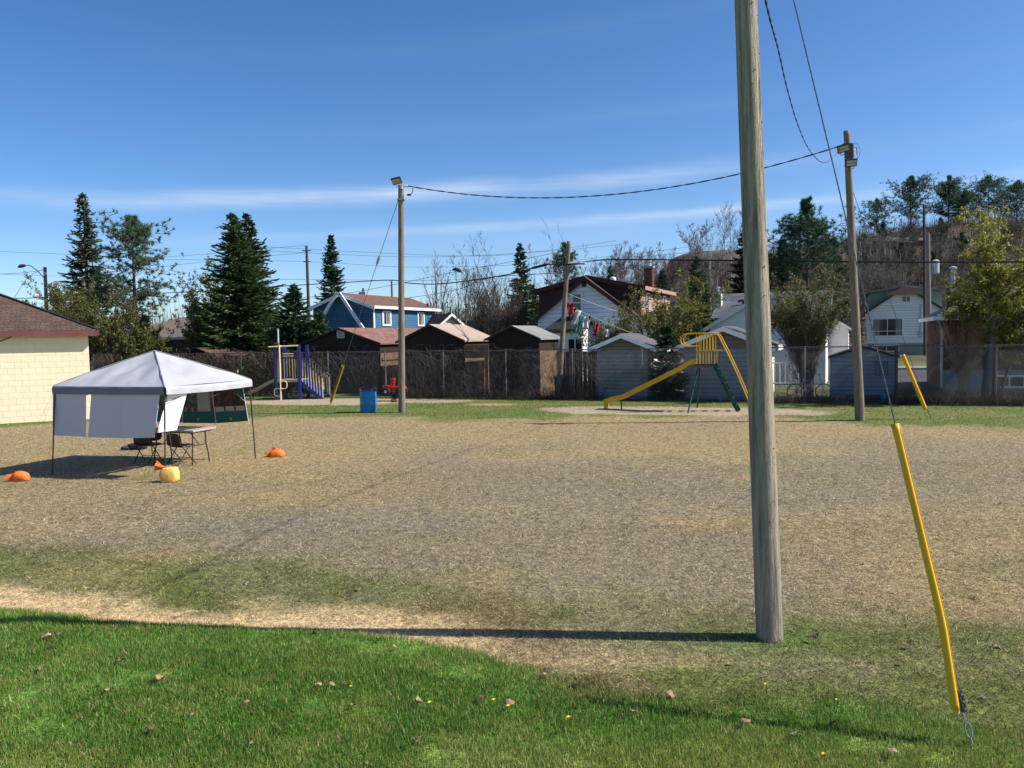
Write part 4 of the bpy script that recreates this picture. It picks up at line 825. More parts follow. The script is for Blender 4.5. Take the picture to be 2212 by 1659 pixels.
# ------------------------------------------------------------------ white house with maroon dormers
tw_ = 14.0; sL, zL = ST(1146, 691, tw_-.3); sA, zA = ST(1260, 596, tw_-.3); sR, zR = ST(1381, 688, tw_-.3); cw = (sL+sR)/2+.05; ww = sR-sL; zew = (zL+zR)/2
wh = thing('white_house', 'white storey and a half house with maroon dormers and brick chimney', 'house', W(cw, tw_), TH); Lw = 9.0; so = .3; slw = (zA-zew)/(ww/2); wi = ww-2*so; zei = zew+so*slw-.09; zri = zA-.09
gable_body(wh, wi, Lw, zei, zri, white_side); gable_roof(wh, wi, Lw, zei, zri, brown_shingle, so, .3); barge(wh, wi, zei, zri, maroon_side, so, .3, .26); clap_front(wh, wi, zei, zri, .24, white_side, z0=.5); clap_side(wh, wi/2, 0, Lw, .5, zei, .24, white_side)
dz = ST(1147, 633, tw_+.4)[1]; dx = wi/2+.12
for sg in (-1, 1):
    b = MB(); b.prism([(0, .55, zri+.02), (sg*dx, .55, dz), (sg*dx, .55, zei-.05), (0, .55, zri-.3)][::(1 if sg < 0 else -1)], (0, Lw-1.1, 0)); dm = b.build('dormer', maroon_side, wh)
    b = MB(); b.prism([(0, .2, zri+.05), (sg*(dx+.35), .2, dz-.0), (sg*(dx+.35), .2, dz+.12), (0, .2, zri+.17)][::(1 if sg < 0 else -1)], (0, Lw-.4, 0)); b.build('dormer_roof', brown_shingle, dm)
    b = MB(); b.box((sg*(dx+.36), Lw/2, dz+.03), (.03, Lw-.36, .22)); b.build('dormer_fascia', pink_side if sg > 0 else maroon_side, dm)
    b = MB(); b.prism([(0, .19, zri+.17), (sg*(dx+.36), .19, dz+.14), (sg*(dx+.36), .19, dz-.12), (0, .19, zri-.09)][::(1 if sg < 0 else -1)], (0, -.03, 0)); b.build('dormer_fascia', maroon_side, dm)
clap_side(wh, dx+.005, .56, Lw-.56, zei+.02, dz-.05, .16, pink_side)
window(wh, 2.1, (zei+dz)/2+.05, .6, .95, face='side', x=dx, y=-.062); window(wh, 6.6, (zei+dz)/2+.05, .6, .95, face='side', x=dx, y=-.062)
b = MB(); b.prism([(wi/2+.0, .3, zei+.1), (wi/2+.9, .3, zei-.45), (wi/2+.9, .3, zei-.37), (wi/2, .3, zei+.2)], (0, Lw-.6, 0)); b.build('lower_roof', brown_shingle, wh)
def relx(x, y, t, c): s, z = ST(x, y, t); return s-c, z
xw, zw = relx(1247, 654, tw_, cw); window(wh, xw, zw, .48, .95, fw=.12, hmull=(.5,), cur=False)
xw, zw = relx(1262, 612, tw_, cw); b = MB(); b.box((xw, -.03, zw), (.24, .05, .40)); b.build('attic_vent', pm('vent_dark', (.06, .05, .05), (.05, .04, .04), 5, .7), wh)
b = MB(); b.lathe([(.0, 0), (.2, 0), (.2, .15), (.16, .22), (0, .26)], (1.0, 2.2, zri-.1), 12, False); b.build('roof_vent', white_plastic, wh)
# brick chimney, brick by brick
sC, zC = ST(1402, 579, tw_+4.5); chx = sC-cw; ch = thing('brick_chimney', 'tall red brick chimney with metal flue on the white house right side', 'chimney', W(sC, tw_+4.5), TH)
b = MB(); b.box((0, 0, zC/2), (.50, .42, zC)); b.build('core', pm('mortar', (.22, .19, .17), (.18, .155, .14), 6, .95), ch)
def bricks(parent, x0, x1, y, z0, z1, side=None, seed=0, mat=None, bl_=.215, bhh=.075):
    V, F = [], []; r = np.random.default_rng(seed); n = 0; nz = int((z1-z0)/bhh)
    for j in range(nz):
        x = x0-(bl_/2 if j % 2 else 0)
        while x < x1:
            a, c = max(x, x0)+.005, min(x+bl_, x1)-.005; x += bl_
            if c-a < .03: continue
            p = .008+.006*r.random(); za, zb = z0+j*bhh+.004, z0+(j+1)*bhh-.004
            if side is None: q = [(a, y-p, za), (c, y-p, za), (c, y-p, zb), (a, y-p, zb), (a, y, za), (c, y, za), (c, y, zb), (a, y, zb)]
            else: q = [(side+p, a, za), (side+p, c, za), (side+p, c, zb), (side+p, a, zb), (side, a, za), (side, c, za), (side, c, zb), (side, a, zb)]
            V += q; F += [(n, n+1, n+2, n+3), (n, n+4, n+5, n+1), (n+1, n+5, n+6, n+2), (n+2, n+6, n+7, n+3), (n+3, n+7, n+4, n)]; n += 8
    V = np.array(V); col = np.repeat(.7+.6*r.random((len(V)//8, 1))*np.ones((1, 3)), 8, 0)
    return mesh_np('bricks', V, np.array(F), mat or pm('brick_faces', (.19, .062, .044), (.14, .045, .032), 6, .9, .3, 60, attr=True), parent, colors=col, kind='stuff')
bricks(ch, -.26, .26, -.212, 1.5, zC); bricks(ch, -.22, .22, 0, 1.5, zC, side=.252, seed=3)
b = MB(); b.box((0, 0, zC+.05), (.62, .54, .1)); b.build('cap', concrete, ch); b = MB(); b.tube((0, 0, zC+.1), (0, 0, zC+.38), .13, n=12); b.lathe([(.2, 0), (.2, .03), (.14, .06), (.18, .1), (0, .16)], (0, 0, zC+.38), 12); b.build('flue', alu, ch)
# rear porch
xa, za = relx(1176, 712, tw_-2.2, cw); xb, zb2 = relx(1262, 712, tw_-2.2, cw); por = MB(); por.box(((xa+xb)/2, -1.1, za/2), (xb-xa-.4, 2.18, za-.05)); pw = por.build('porch', white_side, wh)
b = MB(); b.add([(xa, -2.3, za), (xb, -2.3, za), (xb-.25, 0, za+.75), (xa+.35, 0, za+.75), (xa, -2.3, za-.12), (xb, -2.3, za-.12)], [(0, 1, 2, 3), (4, 5, 1, 0)]); b.build('porch_roof', black_roof, pw); b = MB(); b.box(((xa+xb)/2, -2.34, za-.1), (xb-xa, .04, .2)); b.build('porch_fascia', brown_panel, pw)
xd, zd = relx(1243, 770, tw_-2.2, cw); window(wh, xd, zd+.2, .75, 1.5, y=-2.23, mull=1, cur=False)

# ------------------------------------------------------------------ white house with grey shingles
t2_ = 12.0; sc0, _ = ST(1660, 640, t2_); w2h = thing('white_house', 'white house with grey shingle roof and cross gable behind the near pole', 'house', W(sc0, t2_), TH)
xl2 = ST(1556, 638, t2_+3.2)[0]-sc0; xr2 = ST(1798, 631, t2_+3.2)[0]-sc0; zrd = (ST(1560, 637, t2_+3.2)[1]+ST(1796, 631, t2_+3.2)[1])/2; zev = ST(1760, 686, t2_-.3)[1]
b = MB(); b.prism([(xl2+.2, 0, 0), (xl2+.2, 6.4, 0), (xl2+.2, 6.4, zev+.1), (xl2+.2, 3.2, zrd-.1), (xl2+.2, 0, zev+.1)], (xr2-xl2-.4, 0, 0)); b.build('wall', white_side, w2h)
for sg in (0, 1):
    y0_, y1_ = (-.3, 3.2) if sg == 0 else (6.7, 3.2); b = MB(); b.prism([(xl2, y0_, zev), (xl2, y1_, zrd), (xl2, y1_, zrd+.07), (xl2, y0_, zev+.07)][::(-1 if sg else 1)], (xr2-xl2, 0, 0)); b.build('roof_slope', grey_shingle, w2h)
shingles(w2h, (xl2, -.3, zev+.075), (1, 0, 0), (0, 3.5, zrd-zev), xr2-xl2, math.hypot(3.5, zrd-zev), sh_pale, .42, .17, seed=8)
b = MB(); b.box((xr2+.01, 1.45, (zev+zrd)/2+.06), (.03, math.hypot(3.5, zrd-zev), .1), rx=math.atan2(zrd-zev, 3.5)); b.build('barge_board', alu, w2h)
zax = ST(1655, 628, t2_-1.2)[1]; xlx = ST(1520, 709, t2_-1.2)[0]-sc0; zlx = ST(1520, 709, t2_-1.2)[1]; xax = ST(1655, 628, t2_-1.2)[0]-sc0; hwx = xax-xlx
b = MB(); b.prism([(xax-hwx+.3, -1.0, 0), (xax+hwx-.3, -1.0, 0), (xax+hwx-.3, -1.0, zlx+.1), (xax, -1.0, zax-.15), (xax-hwx+.3, -1.0, zlx+.1)], (0, 3.6, 0)); b.build('cross_gable', white_side, w2h)
for sg in (-1, 1):
    b = MB(); b.prism([(xax, -1.25, zax-.07), (xax+sg*hwx, -1.25, zlx-.07), (xax+sg*hwx, -1.25, zlx), (xax, -1.25, zax)][::(1 if sg < 0 else -1)], (0, 4.2, 0)); b.build('cross_gable_roof', grey_shingle, w2h)
    b = MB(); b.prism([(xax, -1.26, zax+.0), (xax+sg*hwx, -1.26, zlx+.0), (xax+sg*hwx, -1.26, zlx-.2), (xax, -1.26, zax-.2)][::(1 if sg < 0 else -1)], (0, -.03, 0)); b.build('barge_board', white_trim, w2h)
nb_ = int((zax-.2-2.2)/.22)
for i in range(nb_):
    z0_ = 2.2+i*.22; hw0 = min(hwx-.3, (hwx-.05)*(zax-.2-z0_)/(zax-zlx)); hw1 = min(hw0, (hwx-.05)*(zax-.2-z0_-.22)/(zax-zlx))
    if hw1 > .1: b = MB(); course(b, xax-hw0, xax+hw0, -1.0, z0_, z0_+.219, xax-hw1, xax+hw1); b.build('siding_board', white_side, w2h)
xc_, zc_ = relx(1551, 635, t2_+1.5, sc0); b = MB(); b.box((xc_, 1.5, zc_/2), (.34, .5, zc_)); co = b.build('chimney', concrete, w2h); b = MB(); b.tube((xc_, 1.5, zc_), (xc_, 1.5, zc_+.3), .07, n=10); b.lathe([(.11, 0), (.11, .05), (0, .09)], (xc_, 1.5, zc_+.3), 10); b.build('flue', alu, co); b = MB(); b.box((xc_+.19, 1.5, zc_/2), (.03, .44, zc_-.02)); b.build('lit_side_panel', white_trim, co)  # white sheet paints the sunlit right side of the chimney
b = MB(); xv, zv = relx(1606, 653, t2_+1.6, sc0); b.path([(xv, 1.5, zv-.15), (xv, 1.45, zv+.1), (xv-.25, 1.4, zv+.06)], .07, 6); b.build('roof_vent', black_m, w2h)
b = MB(); xv, zv = relx(1683, 655, t2_+2.0, sc0); b.lathe([(.22, -.3), (.22, .0), (.3, .04), (.25, .22), (0, .3)], (xv, 2.0, zv+.25), 12); b.build('roof_turbine', black_m, w2h)
shed('white_garage', 'small white garage beyond the big budding shrub', 'garage', 15.5, (1742, 715), (1796, 679), (1841, 706), 3.5, white_side, grey_shingle, white_trim, so=.2, fo=.2, sidech=.2, bw=.12)

# ------------------------------------------------------------------ white house across the street
tr_ = 44.0; sL, zL = ST(1867, 679, tr_); sA, zA = ST(1956, 617, tr_); sR, zR = ST(2046, 671, tr_); cr = (sL+sR)/2; wr_ = sR-sL; zer = (zL+zR)/2; zb0 = ST(1956, 766, tr_)[1]
rh = thing('white_house', 'white house with picture window and green dormers across the street', 'house', W(cr, tr_, 0), TH); Lr = 9
gable_body(rh, wr_-.5, Lr, zer+.2, zA-.1, white_side); gable_roof(rh, wr_-.5, Lr, zer+.18, zA-.1, green_roof, .25, .3); barge(rh, wr_-.5, zer+.18, zA-.1, pm('dark_green_trim', (.05, .07, .07), (.04, .06, .06), 5, .6), .25, .3, .2)
clap_front(rh, wr_-.5, zer+.18, zA-.1, .22, white_side, z0=zb0+1.0)
dzr = ST(1866, 633, tr_+.5)[1]; dxr = wr_/2-.35
for sg in (-1, 1):
    b = MB(); b.prism([(0, .5, zA-.1), (sg*dxr, .5, dzr-.1), (sg*dxr, .5, zer), (0, .5, zA-.5)][::(1 if sg < 0 else -1)], (0, Lr-1, 0)); dm = b.build('dormer', green_roof, rh)
    b = MB(); b.prism([(0, .2, zA-.1), (sg*(dxr+.3), .2, dzr-.1), (sg*(dxr+.3), .2, dzr+.06), (0, .2, zA+.06)][::(1 if sg < 0 else -1)], (0, Lr-.4, 0)); b.build('dormer_roof', grey_roof, dm)
b = MB(); b.prism([(-1.5, -.34, zA-.75), (1.5, -.34, zA-.75), (0, -.34, zA+.0)], (0, -.04, 0)); b.build('gable_panel', pink_side, rh)
xw, zw = relx(1917, 707, tr_, cr); fr = window(rh, xw, zw, 2.2, 1.35, mull=1, hmull=(.27,), fw=.1)
xw, zw = relx(1957.5, 646, tr_, cr); window(rh, xw, zw, .55, .42, mull=1, cur=False, fw=.06)
xw, zw = relx(2028, 702, tr_, cr); window(rh, xw, zw, 1.1, .9, cur=True)
b = MB(); b.box((0, -.06, zb0+.45), (wr_-.5, .1, .95)); b.build('foundation', concrete, rh)
xw, zw = relx(1915, 752, tr_, cr); window(rh, xw, zw, 1.8, .45, y=-.13, mull=1, cur=False)
xw, zw = relx(1991, 715, tr_, cr); b = MB(); b.box((xw-.1, -.08, zw-.3), (.3, .12, .45)); b.path([(xw-.1, -.08, zw-.1), (xw-.1, -.08, zA-1.6)], .04, 6); b.build('meter_box', alu, rh)

# ------------------------------------------------------------------ brick bungalow at the right edge
tk = 5.6; sK, _ = ST(2037, 800, tk); bk = thing('brick_house', 'red brick house with grey shingle hip roof at the right edge', 'house', W(sK, tk), TH); zek = ST(2040, 684, tk-.5)[1]; Wk, Dk = 11.0, 8.0
b = MB(); b.box((Wk/2, Dk/2, zek/2), (Wk, Dk, zek)); b.build('wall', pm('brick_mortar', (.085, .04, .03), (.06, .03, .024), 6, .95), bk)
bricks(bk, 0, 5.6, 0, .95, zek-.05, seed=9); b = MB(); b.box((2.8, -.02, .47), (5.62, .05, .94)); b.build('foundation', pm('blue_grey_foundation', (.24, .28, .32), (.19, .22, .25), 3, .9), bk)
o_ = .32; hk = Dk/2+o_; zk = zek+hk*.55; b = MB(); b.add([(-o_, -o_, zek), (Wk+o_, -o_, zek), (Wk+o_, Dk+o_, zek), (-o_, Dk+o_, zek), (-o_+hk, Dk/2, zk), (Wk+o_-hk, Dk/2, zk)], [(0, 1, 5, 4), (1, 2, 5), (2, 3, 4, 5), (3, 0, 4), (3, 2, 1, 0)]); b.build('roof', grey_shingle, bk)
Lk = math.hypot(hk, zk-zek); shingles(bk, (-o_, -o_, zek+.01), (1, 0, 0), (0, hk, zk-zek), Wk+2*o_, Lk, sh_grey, .36, .17, clip=lambda q_: (q_/Lk*hk, Wk+2*o_-q_/Lk*hk), seed=11); shingles(bk, (-o_, Dk+o_, zek+.01), (0, -1, 0), (hk, 0, zk-zek), Dk+2*o_, Lk, sh_grey, .36, .17, clip=lambda q_: (q_/Lk*hk, Dk+2*o_-q_/Lk*hk), seed=12)
b = MB(); b.box((Wk/2, -o_-.02, zek-.06), (Wk+2*o_, .05, .16)); b.build('fascia', white_trim, bk); b = MB(); b.box((-o_-.02, Dk/2, zek-.06), (.05, Dk+2*o_, .158)); b.build('fascia', white_trim, bk)
xw, zw = relx(2180, 824, tk, sK); window(bk, xw, zw, .95, .36, y=-.06, mull=1, cur=False); xw, zw = relx(2196, 729, tk, sK); window(bk, xw, zw, 1.0, 1.2, y=-.06, cur=True)
xw, zw = relx(2058, 632, tk+2, sK); b = MB(); b.box((xw, 2.0, zw-1.2), (.42, .45, 2.4)); b.build('chimney', brick, bk); b = MB(); b.tube((xw, 2.0, zw), (xw, 2.0, zw+1.0), .09, n=10); b.lathe([(.15, 0), (.15, .05), (.02, .1)], (xw, 2.0, zw+1.0), 10); b.build('flue', alu, bk)
b = MB(); b.path([(-.25, -.45, zek-.1), (-.06, -.06, zek-.5), (-.06, -.06, .2)], .045, 6); b.build('downpipe', alu, bk)
# ------------------------------------------------------------------ chain link fence with its vines
FH = 2.0; s_lo = ST(205, 850, 0)[0]; s_hi = ST(2290, 850, 0)[0]
fence = thing('chain_link_fence', 'tall chain link fence running across the back of the field', 'fence', W(0, 0), TH)
for x in (262, 385, 520, 708, 832, 957, 1092, 1236, 1386, 1556, 1738, 1936, 2150, 2262):
    s = ST(x, 800, 0)[0]; b = MB(); wood = x in (1936, 2150); b.tube((s, .03, -.1), (s, .03, FH+.04), .055 if wood else .03, n=8); b.build('post', far_pole_dark if wood else wire_m, fence)
b = MB(); b.tube((s_lo, .0, FH), (s_hi, .0, FH), .02, n=8); b.build('top_rail', rail_m, fence)
sp_ = .075; st_ = np.arange(s_lo-FH, s_hi+FH, sp_); Pm = []
for sg in (1, -1):
    a = np.stack([st_, np.zeros_like(st_)-.032+.004*sg, np.zeros_like(st_)+.02], -1); c = a+np.array([sg*FH*.98, 0, FH*.98])
    lo = np.clip((s_lo-a[:, 0])/(c[:, 0]-a[:, 0]), 0, 1) if sg > 0 else np.clip((a[:, 0]-s_hi)/(a[:, 0]-c[:, 0]), 0, 1); hi = np.clip((s_hi-a[:, 0])/(c[:, 0]-a[:, 0]), 0, 1) if sg > 0 else np.clip((a[:, 0]-s_lo)/(a[:, 0]-c[:, 0]), 0, 1)
    ok = hi-lo > .01; Pm.append(np.stack([a+(c-a)*lo[:, None], a+(c-a)*hi[:, None]], 1)[ok])
Pm = np.concatenate(Pm); V, F = strands(Pm, np.ones(Pm.shape[:2])*.0027); mesh_np('wire_mesh', V, F, wire_m, fence, kind='stuff')
b = MB(); kn = np.arange(s_lo, s_hi, .15); [b.add([(k-.012, -.035, FH-.02), (k+.012, -.035, FH-.02), (k, -.03, FH+.07)], [(0, 1, 2)]) for k in kn]; o = b.build('wire_barb', wire_m, fence); tag(o, kind='stuff')

def vines(name, label, spans, seed, mat, M_=7):
    r = np.random.default_rng(seed); Ps, Rs = [], []
    for (xa, xb, n, z0, z1, hang, rad) in spans:
        sa, sb = ST(xa, 800, 0)[0], ST(xb, 800, 0)[0]; s = sa+(sb-sa)*r.random(n); z = z0+(z1-z0)*r.random(n); P = np.zeros((n, M_, 3)); P[:, 0] = np.stack([s, r.uniform(-.22, .12, n), z], -1)
        vel = unit(np.stack([r.normal(0, 1, n), r.normal(0, .25, n), r.normal(-hang, .6, n)], -1)); step = r.uniform(.07, .21, n)
        for i in range(1, M_):
            vel = unit(vel+r.normal(0, .2, (n, 3))*np.array([.8, .4, 1])+np.array([0, 0, -.10*hang])); P[:, i] = P[:, i-1]+vel*step[:, None]; P[:, i, 1] = np.clip(P[:, i, 1], -.3, .2); P[:, i, 2] = np.clip(P[:, i, 2], .01, FH+.28)
        Ps.append(P); Rs.append(np.ones((n, M_))*(rad*(.6+.8*r.random(n)))[:, None])
    P = np.concatenate(Ps); R = np.concatenate(Rs); L = F0+P[..., :1]*E1+P[..., 1:2]*E2+P[..., 2:]*np.array([0, 0, 1.]); V, F = strands(L, R)
    return tag(mesh_np(name, V, F, mat), label, 'vines', kind='stuff')
vines('vine_thatch', 'matted brown vines smothering the fence behind the canopy tent', [(205, 640, 2200, .5, 2.12, .9, .008), (205, 640, 900, .05, 1.2, .3, .008), (640, 700, 200, .8, 2.1, .9, .008)], 4, vine_m)
vines('vine_tangle', 'thin bare vines trailing over the middle of the fence', [(700, 870, 95, 1.2, 2.1, .7, .005), (870, 1000, 520, .2, 2.15, .7, .0045), (1000, 1180, 330, .1, 2.15, .7, .0045), (1180, 1290, 260, .1, 2.0, .7, .0045), (1290, 1420, 60, .4, 2.1, .3, .005), (1640, 1800, 120, .02, .5, .2, .006)], 6, twig_brown)
def base_scrub():
    r = np.random.default_rng(8); Ps = []
    for (xa, xb, n, h) in ((210, 700, 700, .3), (860, 1290, 1500, .42), (1290, 1640, 250, .14), (1640, 1930, 700, .25), (1930, 2270, 1700, .5)):
        sa, sb = ST(xa, 850, 0)[0], ST(xb, 850, 0)[0]; s = sa+(sb-sa)*r.random(n); t = r.uniform(-.45, .7, n); b0 = F0+s[:, None]*E1+t[:, None]*E2; H = h*(.3+r.random(n)); tip = b0+np.stack([r.normal(0, .25, n), r.normal(0, .2, n), H], -1); mid = (b0+tip)/2+r.normal(0, .06, (n, 3))+np.array([0, 0, .03]); mid[:, 2] = np.abs(mid[:, 2]); Ps.append(np.stack([b0, mid, tip], 1))
    P = np.concatenate(Ps); V, F = strands(P, np.ones(P.shape[:2])*.006*np.array([1, .8, .3])); tag(mesh_np('dead_undergrowth', V, F, twig_brown), 'dark dead brush along the foot of the fence', 'brush', kind='stuff')
base_scrub()

# ------------------------------------------------------------------ conifers
def at(x, Y): p = D(x, 730, Y); return np.array([p[0], Y, 0.0])
def hgt(x, y, Y): return float(D(x, y, Y)[2])
def con(name, label, x, ytop, Y, rad, seed, **k):
    p = at(x, Y); z = hz1(p[0], Y); p[2] = z-.1; return conifer(name, label, p, hgt(x, ytop, Y)-z, rad, seed, **k)
con('spruce_tree', 'tall thin spruce with drooping brown tipped boughs at far left', 190, 410, 60, 3.5, 11, dens=.85, low=.16, col=(.036, .046, .024), tipcol=(.10, .066, .036))
con('pine_tree', 'open crowned pine with a bare trunk beside the tall left spruce', 293, 463, 58, 3.2, 12, style='pine', dens=1.7, low=.34, col=(.034, .062, .03), tipcol=(.075, .115, .055))
con('spruce_tree', 'massive dark green spruce behind the playground', 513, 459, 46, 3.0, 13, dens=1.7, low=.05, col=(.024, .045, .014), tipcol=(.055, .085, .025))
con('spruce_tree', 'dark spruce with a brown cone laden top behind the massive one', 541, 459, 48.5, 2.9, 14, dens=1.5, low=.05, col=(.024, .043, .015), tipcol=(.06, .06, .03))
con('spruce_tree', 'smaller bushy spruce left of the blue house', 640, 612, 43, 2.2, 15, dens=1.8, low=.05, col=(.02, .042, .017), tipcol=(.05, .085, .035))
con('spruce_tree', 'short wide spruce bough clump before the blue house corner', 690, 668, 42, 1.5, 24, dens=1.5, low=.05, col=(.02, .045, .016), tipcol=(.055, .095, .03))
con('spruce_tree', 'symmetrical spruce with brown cones standing behind the blue house', 721, 503, 66, 2.6, 16, dens=1.2, low=.1, col=(.022, .046, .026), tipcol=(.05, .075, .04))
con('spruce_tree', 'narrow dark spruce left of the white house roof', 1125, 521, 58, 2.2, 17, dens=1.0, low=.06, col=(.024, .045, .02), tipcol=(.06, .09, .035))
con('cedar_tree', 'dense olive cedar tucked against the narrow dark spruce', 1150, 612, 60, 1.6, 27, dens=1.2, low=.02, col=(.04, .055, .018), tipcol=(.09, .10, .03))
con('pine_tree', 'dark pine top peeking out behind the leaning pole', 1222, 523, 84, 2.2, 18, style='pine', dens=.9, low=.35)
con('spruce_tree', 'small green spruce above the middle of the white house roof', 1320, 570, 80, 1.3, 19, dens=.9, low=.05, col=(.025, .055, .025))
con('spruce_tree', 'green spruce right of the brick chimney', 1432, 580, 66, 1.8, 20, dens=1.2, low=.05, col=(.02, .05, .026), tipcol=(.045, .10, .05))
con('spruce_tree', 'broad soft green conifer above the grey shingled house', 1506, 549, 64, 2.2, 21, dens=1.1, low=.05, col=(.026, .06, .028), tipcol=(.06, .115, .05))
con('spruce_tree', 'dark spruce partly hidden by the near pole', 1604, 500, 70, 2.3, 22, dens=1.3, low=.05, col=(.016, .034, .016))
con('white_pine', 'huge dark white pine between the near pole and the right floodlight pole', 1742, 436, 64, 4.0, 23, style='pine', dens=2.6, low=.12, col=(.022, .052, .026), tipcol=(.055, .105, .045))
con('white_pine', 'lower dark pine left of the huge white pine', 1690, 520, 66, 2.6, 31, style='pine', dens=1.7, low=.08, col=(.016, .036, .018))
con('white_pine', 'pine shoulder right of the huge white pine', 1800, 520, 68, 2.6, 32, style='pine', dens=1.6, low=.05, col=(.022, .05, .024), tipcol=(.06, .10, .04))
for i, (x, y, rad, lb) in enumerate([(1893, 430, 2.8, 'pale bushy pine at the left end of the hilltop'), (1966, 383, 3.8, 'large spreading pine standing alone on the hill crest'), (2045, 381, 2.9, 'slim leaning pine second on the hill crest'), (2082, 412, 2.4, 'short pine in the gap of the hilltop row'), (2130, 383, 4.0, 'broad dark pine on the hilltop above the leafy tree'), (2192, 392, 3.6, 'hilltop pine nearest the right edge'), (2255, 400, 3.6, 'hilltop pine cut by the right edge')]):
    con('pine_tree', lb, x, y, 128+3*(i % 3), rad, 40+i, style='pine', dens=2.3 if i else 1.4, low=.14, tuft=1.6, k2=14, col=(.034, .068, .034), tipcol=(.08, .135, .06))
for i, (x, y, Y, rad, lb) in enumerate([(1905, 480, 112, 1.9, 'small green conifer on the hillside left of the hydro pole'), (1945, 520, 104, 1.6, 'young green conifer below the large crest pine'), (1865, 505, 108, 1.8, 'hillside conifer just right of the floodlight pole'), (2030, 470, 112, 2.0, 'hillside conifer right of the hydro pole'), (2075, 500, 106, 1.9, 'dark conifer low on the slope above the brick house'), (2015, 545, 96, 1.7, 'dark conifer beside the transformer on the hydro pole'), (2165, 480, 110, 2.2, 'hillside conifer behind the leafy right tree')]):
    con('pine_tree', lb, x, y, Y, rad, 160+i, style='pine', dens=1.3, low=.12, tuft=1.3, k2=13, col=(.024, .048, .022), tipcol=(.06, .095, .04))
sp, _ = ST(1440, 850, .75); conifer('spruce_tree', 'little dark spruce at the fence between the two pale sheds', W(sp, .75), 2.85, 1.05, 61, dens=1.4, low=.06, col=(.016, .034, .014), tipcol=(.04, .07, .03))
sp, _ = ST(1568, 700, 5); conifer('spruce_tree', 'young spruce poking up behind the large pale shed', W(sp-1.2, 5), 3.1, .6, 62, dens=.8, low=.05, col=(.05, .07, .025))

# ------------------------------------------------------------------ leafing shrubs and trees
YG = [(.20, .19, .045), (.25, .22, .06), (.15, .16, .04)]; OL = [(.14, .14, .04), (.18, .16, .055), (.11, .12, .035)]
L3 = [(7, .55, .75, .25, .25), (6, .55, .7, .2, .2), (4, .55, .6, .1, .15)]
def sm(x, Y): p = at(x, Y); p[2] = hz1(p[0], Y)-.05; return p
for i, (x, y, Y, w, lb) in enumerate([(150, 640, 50, 1, 'yellowish budding shrub right of the cream building roof'), (222, 650, 48, 1, 'olive shrub between the cream building and the bungalow'), (262, 700, 46, 1, 'low olive shrub above the canopy tent left side'), (435, 622, 47, .6, 'tall golden cedar like shrub left of the massive spruce'), (118, 668, 52, 1, 'pale twiggy bush over the cream building eave'), (300, 735, 42, 1, 'tangled bush behind the canopy tent peak')]):
    decid('budding_shrub', lb, sm(x, Y), 70+i, hgt(x, y, Y), .05, [(8, .42, .6, .45, .05), (6, .5, .7, .3, .1), (4, .5, .7, .15, .1)], bark, twig_brown, (10, .095, YG if i in (0, 3, 4) else OL, .8), n0=7, spread0=.42 if w == 1 else .2, cat='shrub')
decid('budding_tree', 'slender tree in fresh yellow green leaf before the white house right wall', sm(1448, 40), 80, hgt(1448, 650, 40), .09, [(9, .5, .75, .3, .3), (7, .5, .7, .2, .2), (4, .5, .7, .1, .1)], bark, twig_brown, (7, .10, [(.17, .19, .035), (.22, .22, .05)], .8), n0=3, spread0=.45)
decid('budding_tree', 'second leafing tree by the brick chimney of the white house', sm(1398, 41), 81, hgt(1398, 660, 41), .07, [(8, .5, .7, .3, .3), (6, .5, .7, .2, .2), (4, .5, .7, .1, .1)], bark, twig_brown, (5, .10, [(.15, .17, .04), (.20, .20, .05)], .8), n0=3, spread0=.35)
decid('shrub', 'rounded twiggy shrub under the hanging laundry', sm(1318, 37.5), 82, hgt(1318, 700, 37.5), .035, [(8, .45, .5, .4, .1), (5, .5, .6, .3, .1), (4, .5, .6, .1, .1)], bark, twig_grey, (4, .075, OL, .7), n0=14, spread0=.45, cat='shrub')
sF, _ = ST(1745, 850, 1.6); decid('forsythia_shrub', 'large vase shaped shrub full of fine twigs and small leaves', W(sF, 1.6), 83, 3.75, .024, [(9, .36, .30, .5, .1), (6, .45, .5, .4, .1), (3, .5, .5, .2, .1)], twig_grey, twig_grey, (4, .065, [(.19, .18, .06), (.24, .215, .09), (.13, .135, .045)], .85), n0=38, spread0=.40, cat='shrub')
sT, _ = ST(2128, 850, 1.7); decid('maple_tree', 'leafing tree with a leaning grey trunk before the brick house', W(sT, 1.7), 84, 4.7, .17, [(12, .60, .95, .18, .34), (8, .5, .75, .08, .2), (6, .5, .7, .0, .15), (3, .5, .7, .0, .1)], pm('grey_bark', (.23, .205, .18), (.15, .13, .115), 8, .95, .7, 30, stretch=(3, 3, .6)), bark, (7, .085, [(.33, .31, .07), (.27, .27, .06), (.40, .36, .10)], .75), lean=.13, thick=2)
sT, _ = ST(2058, 850, 2.4); decid('leafing_bush', 'yellow green bush in front of the brick house roof corner', W(sT+1.6, 3.2), 85, 3.9, .05, [(8, .5, .8, .25, .3), (7, .5, .7, .1, .15), (5, .5, .7, .05, .1)], bark, twig_brown, (8, .085, [(.33, .31, .07), (.26, .26, .06)], .8), n0=5, spread0=.4, cat='shrub')
sT, _ = ST(2240, 850, 1.2); decid('leafing_bush', 'yellow leafed bush cut by the right edge', W(sT, 2.2), 86, 3.7, .06, [(8, .5, .8, .25, .25), (7, .5, .7, .1, .15), (5, .5, .7, .05, .1)], bark, twig_brown, (8, .085, [(.33, .31, .07), (.26, .26, .06)], .8), n0=5, spread0=.4, cat='shrub')
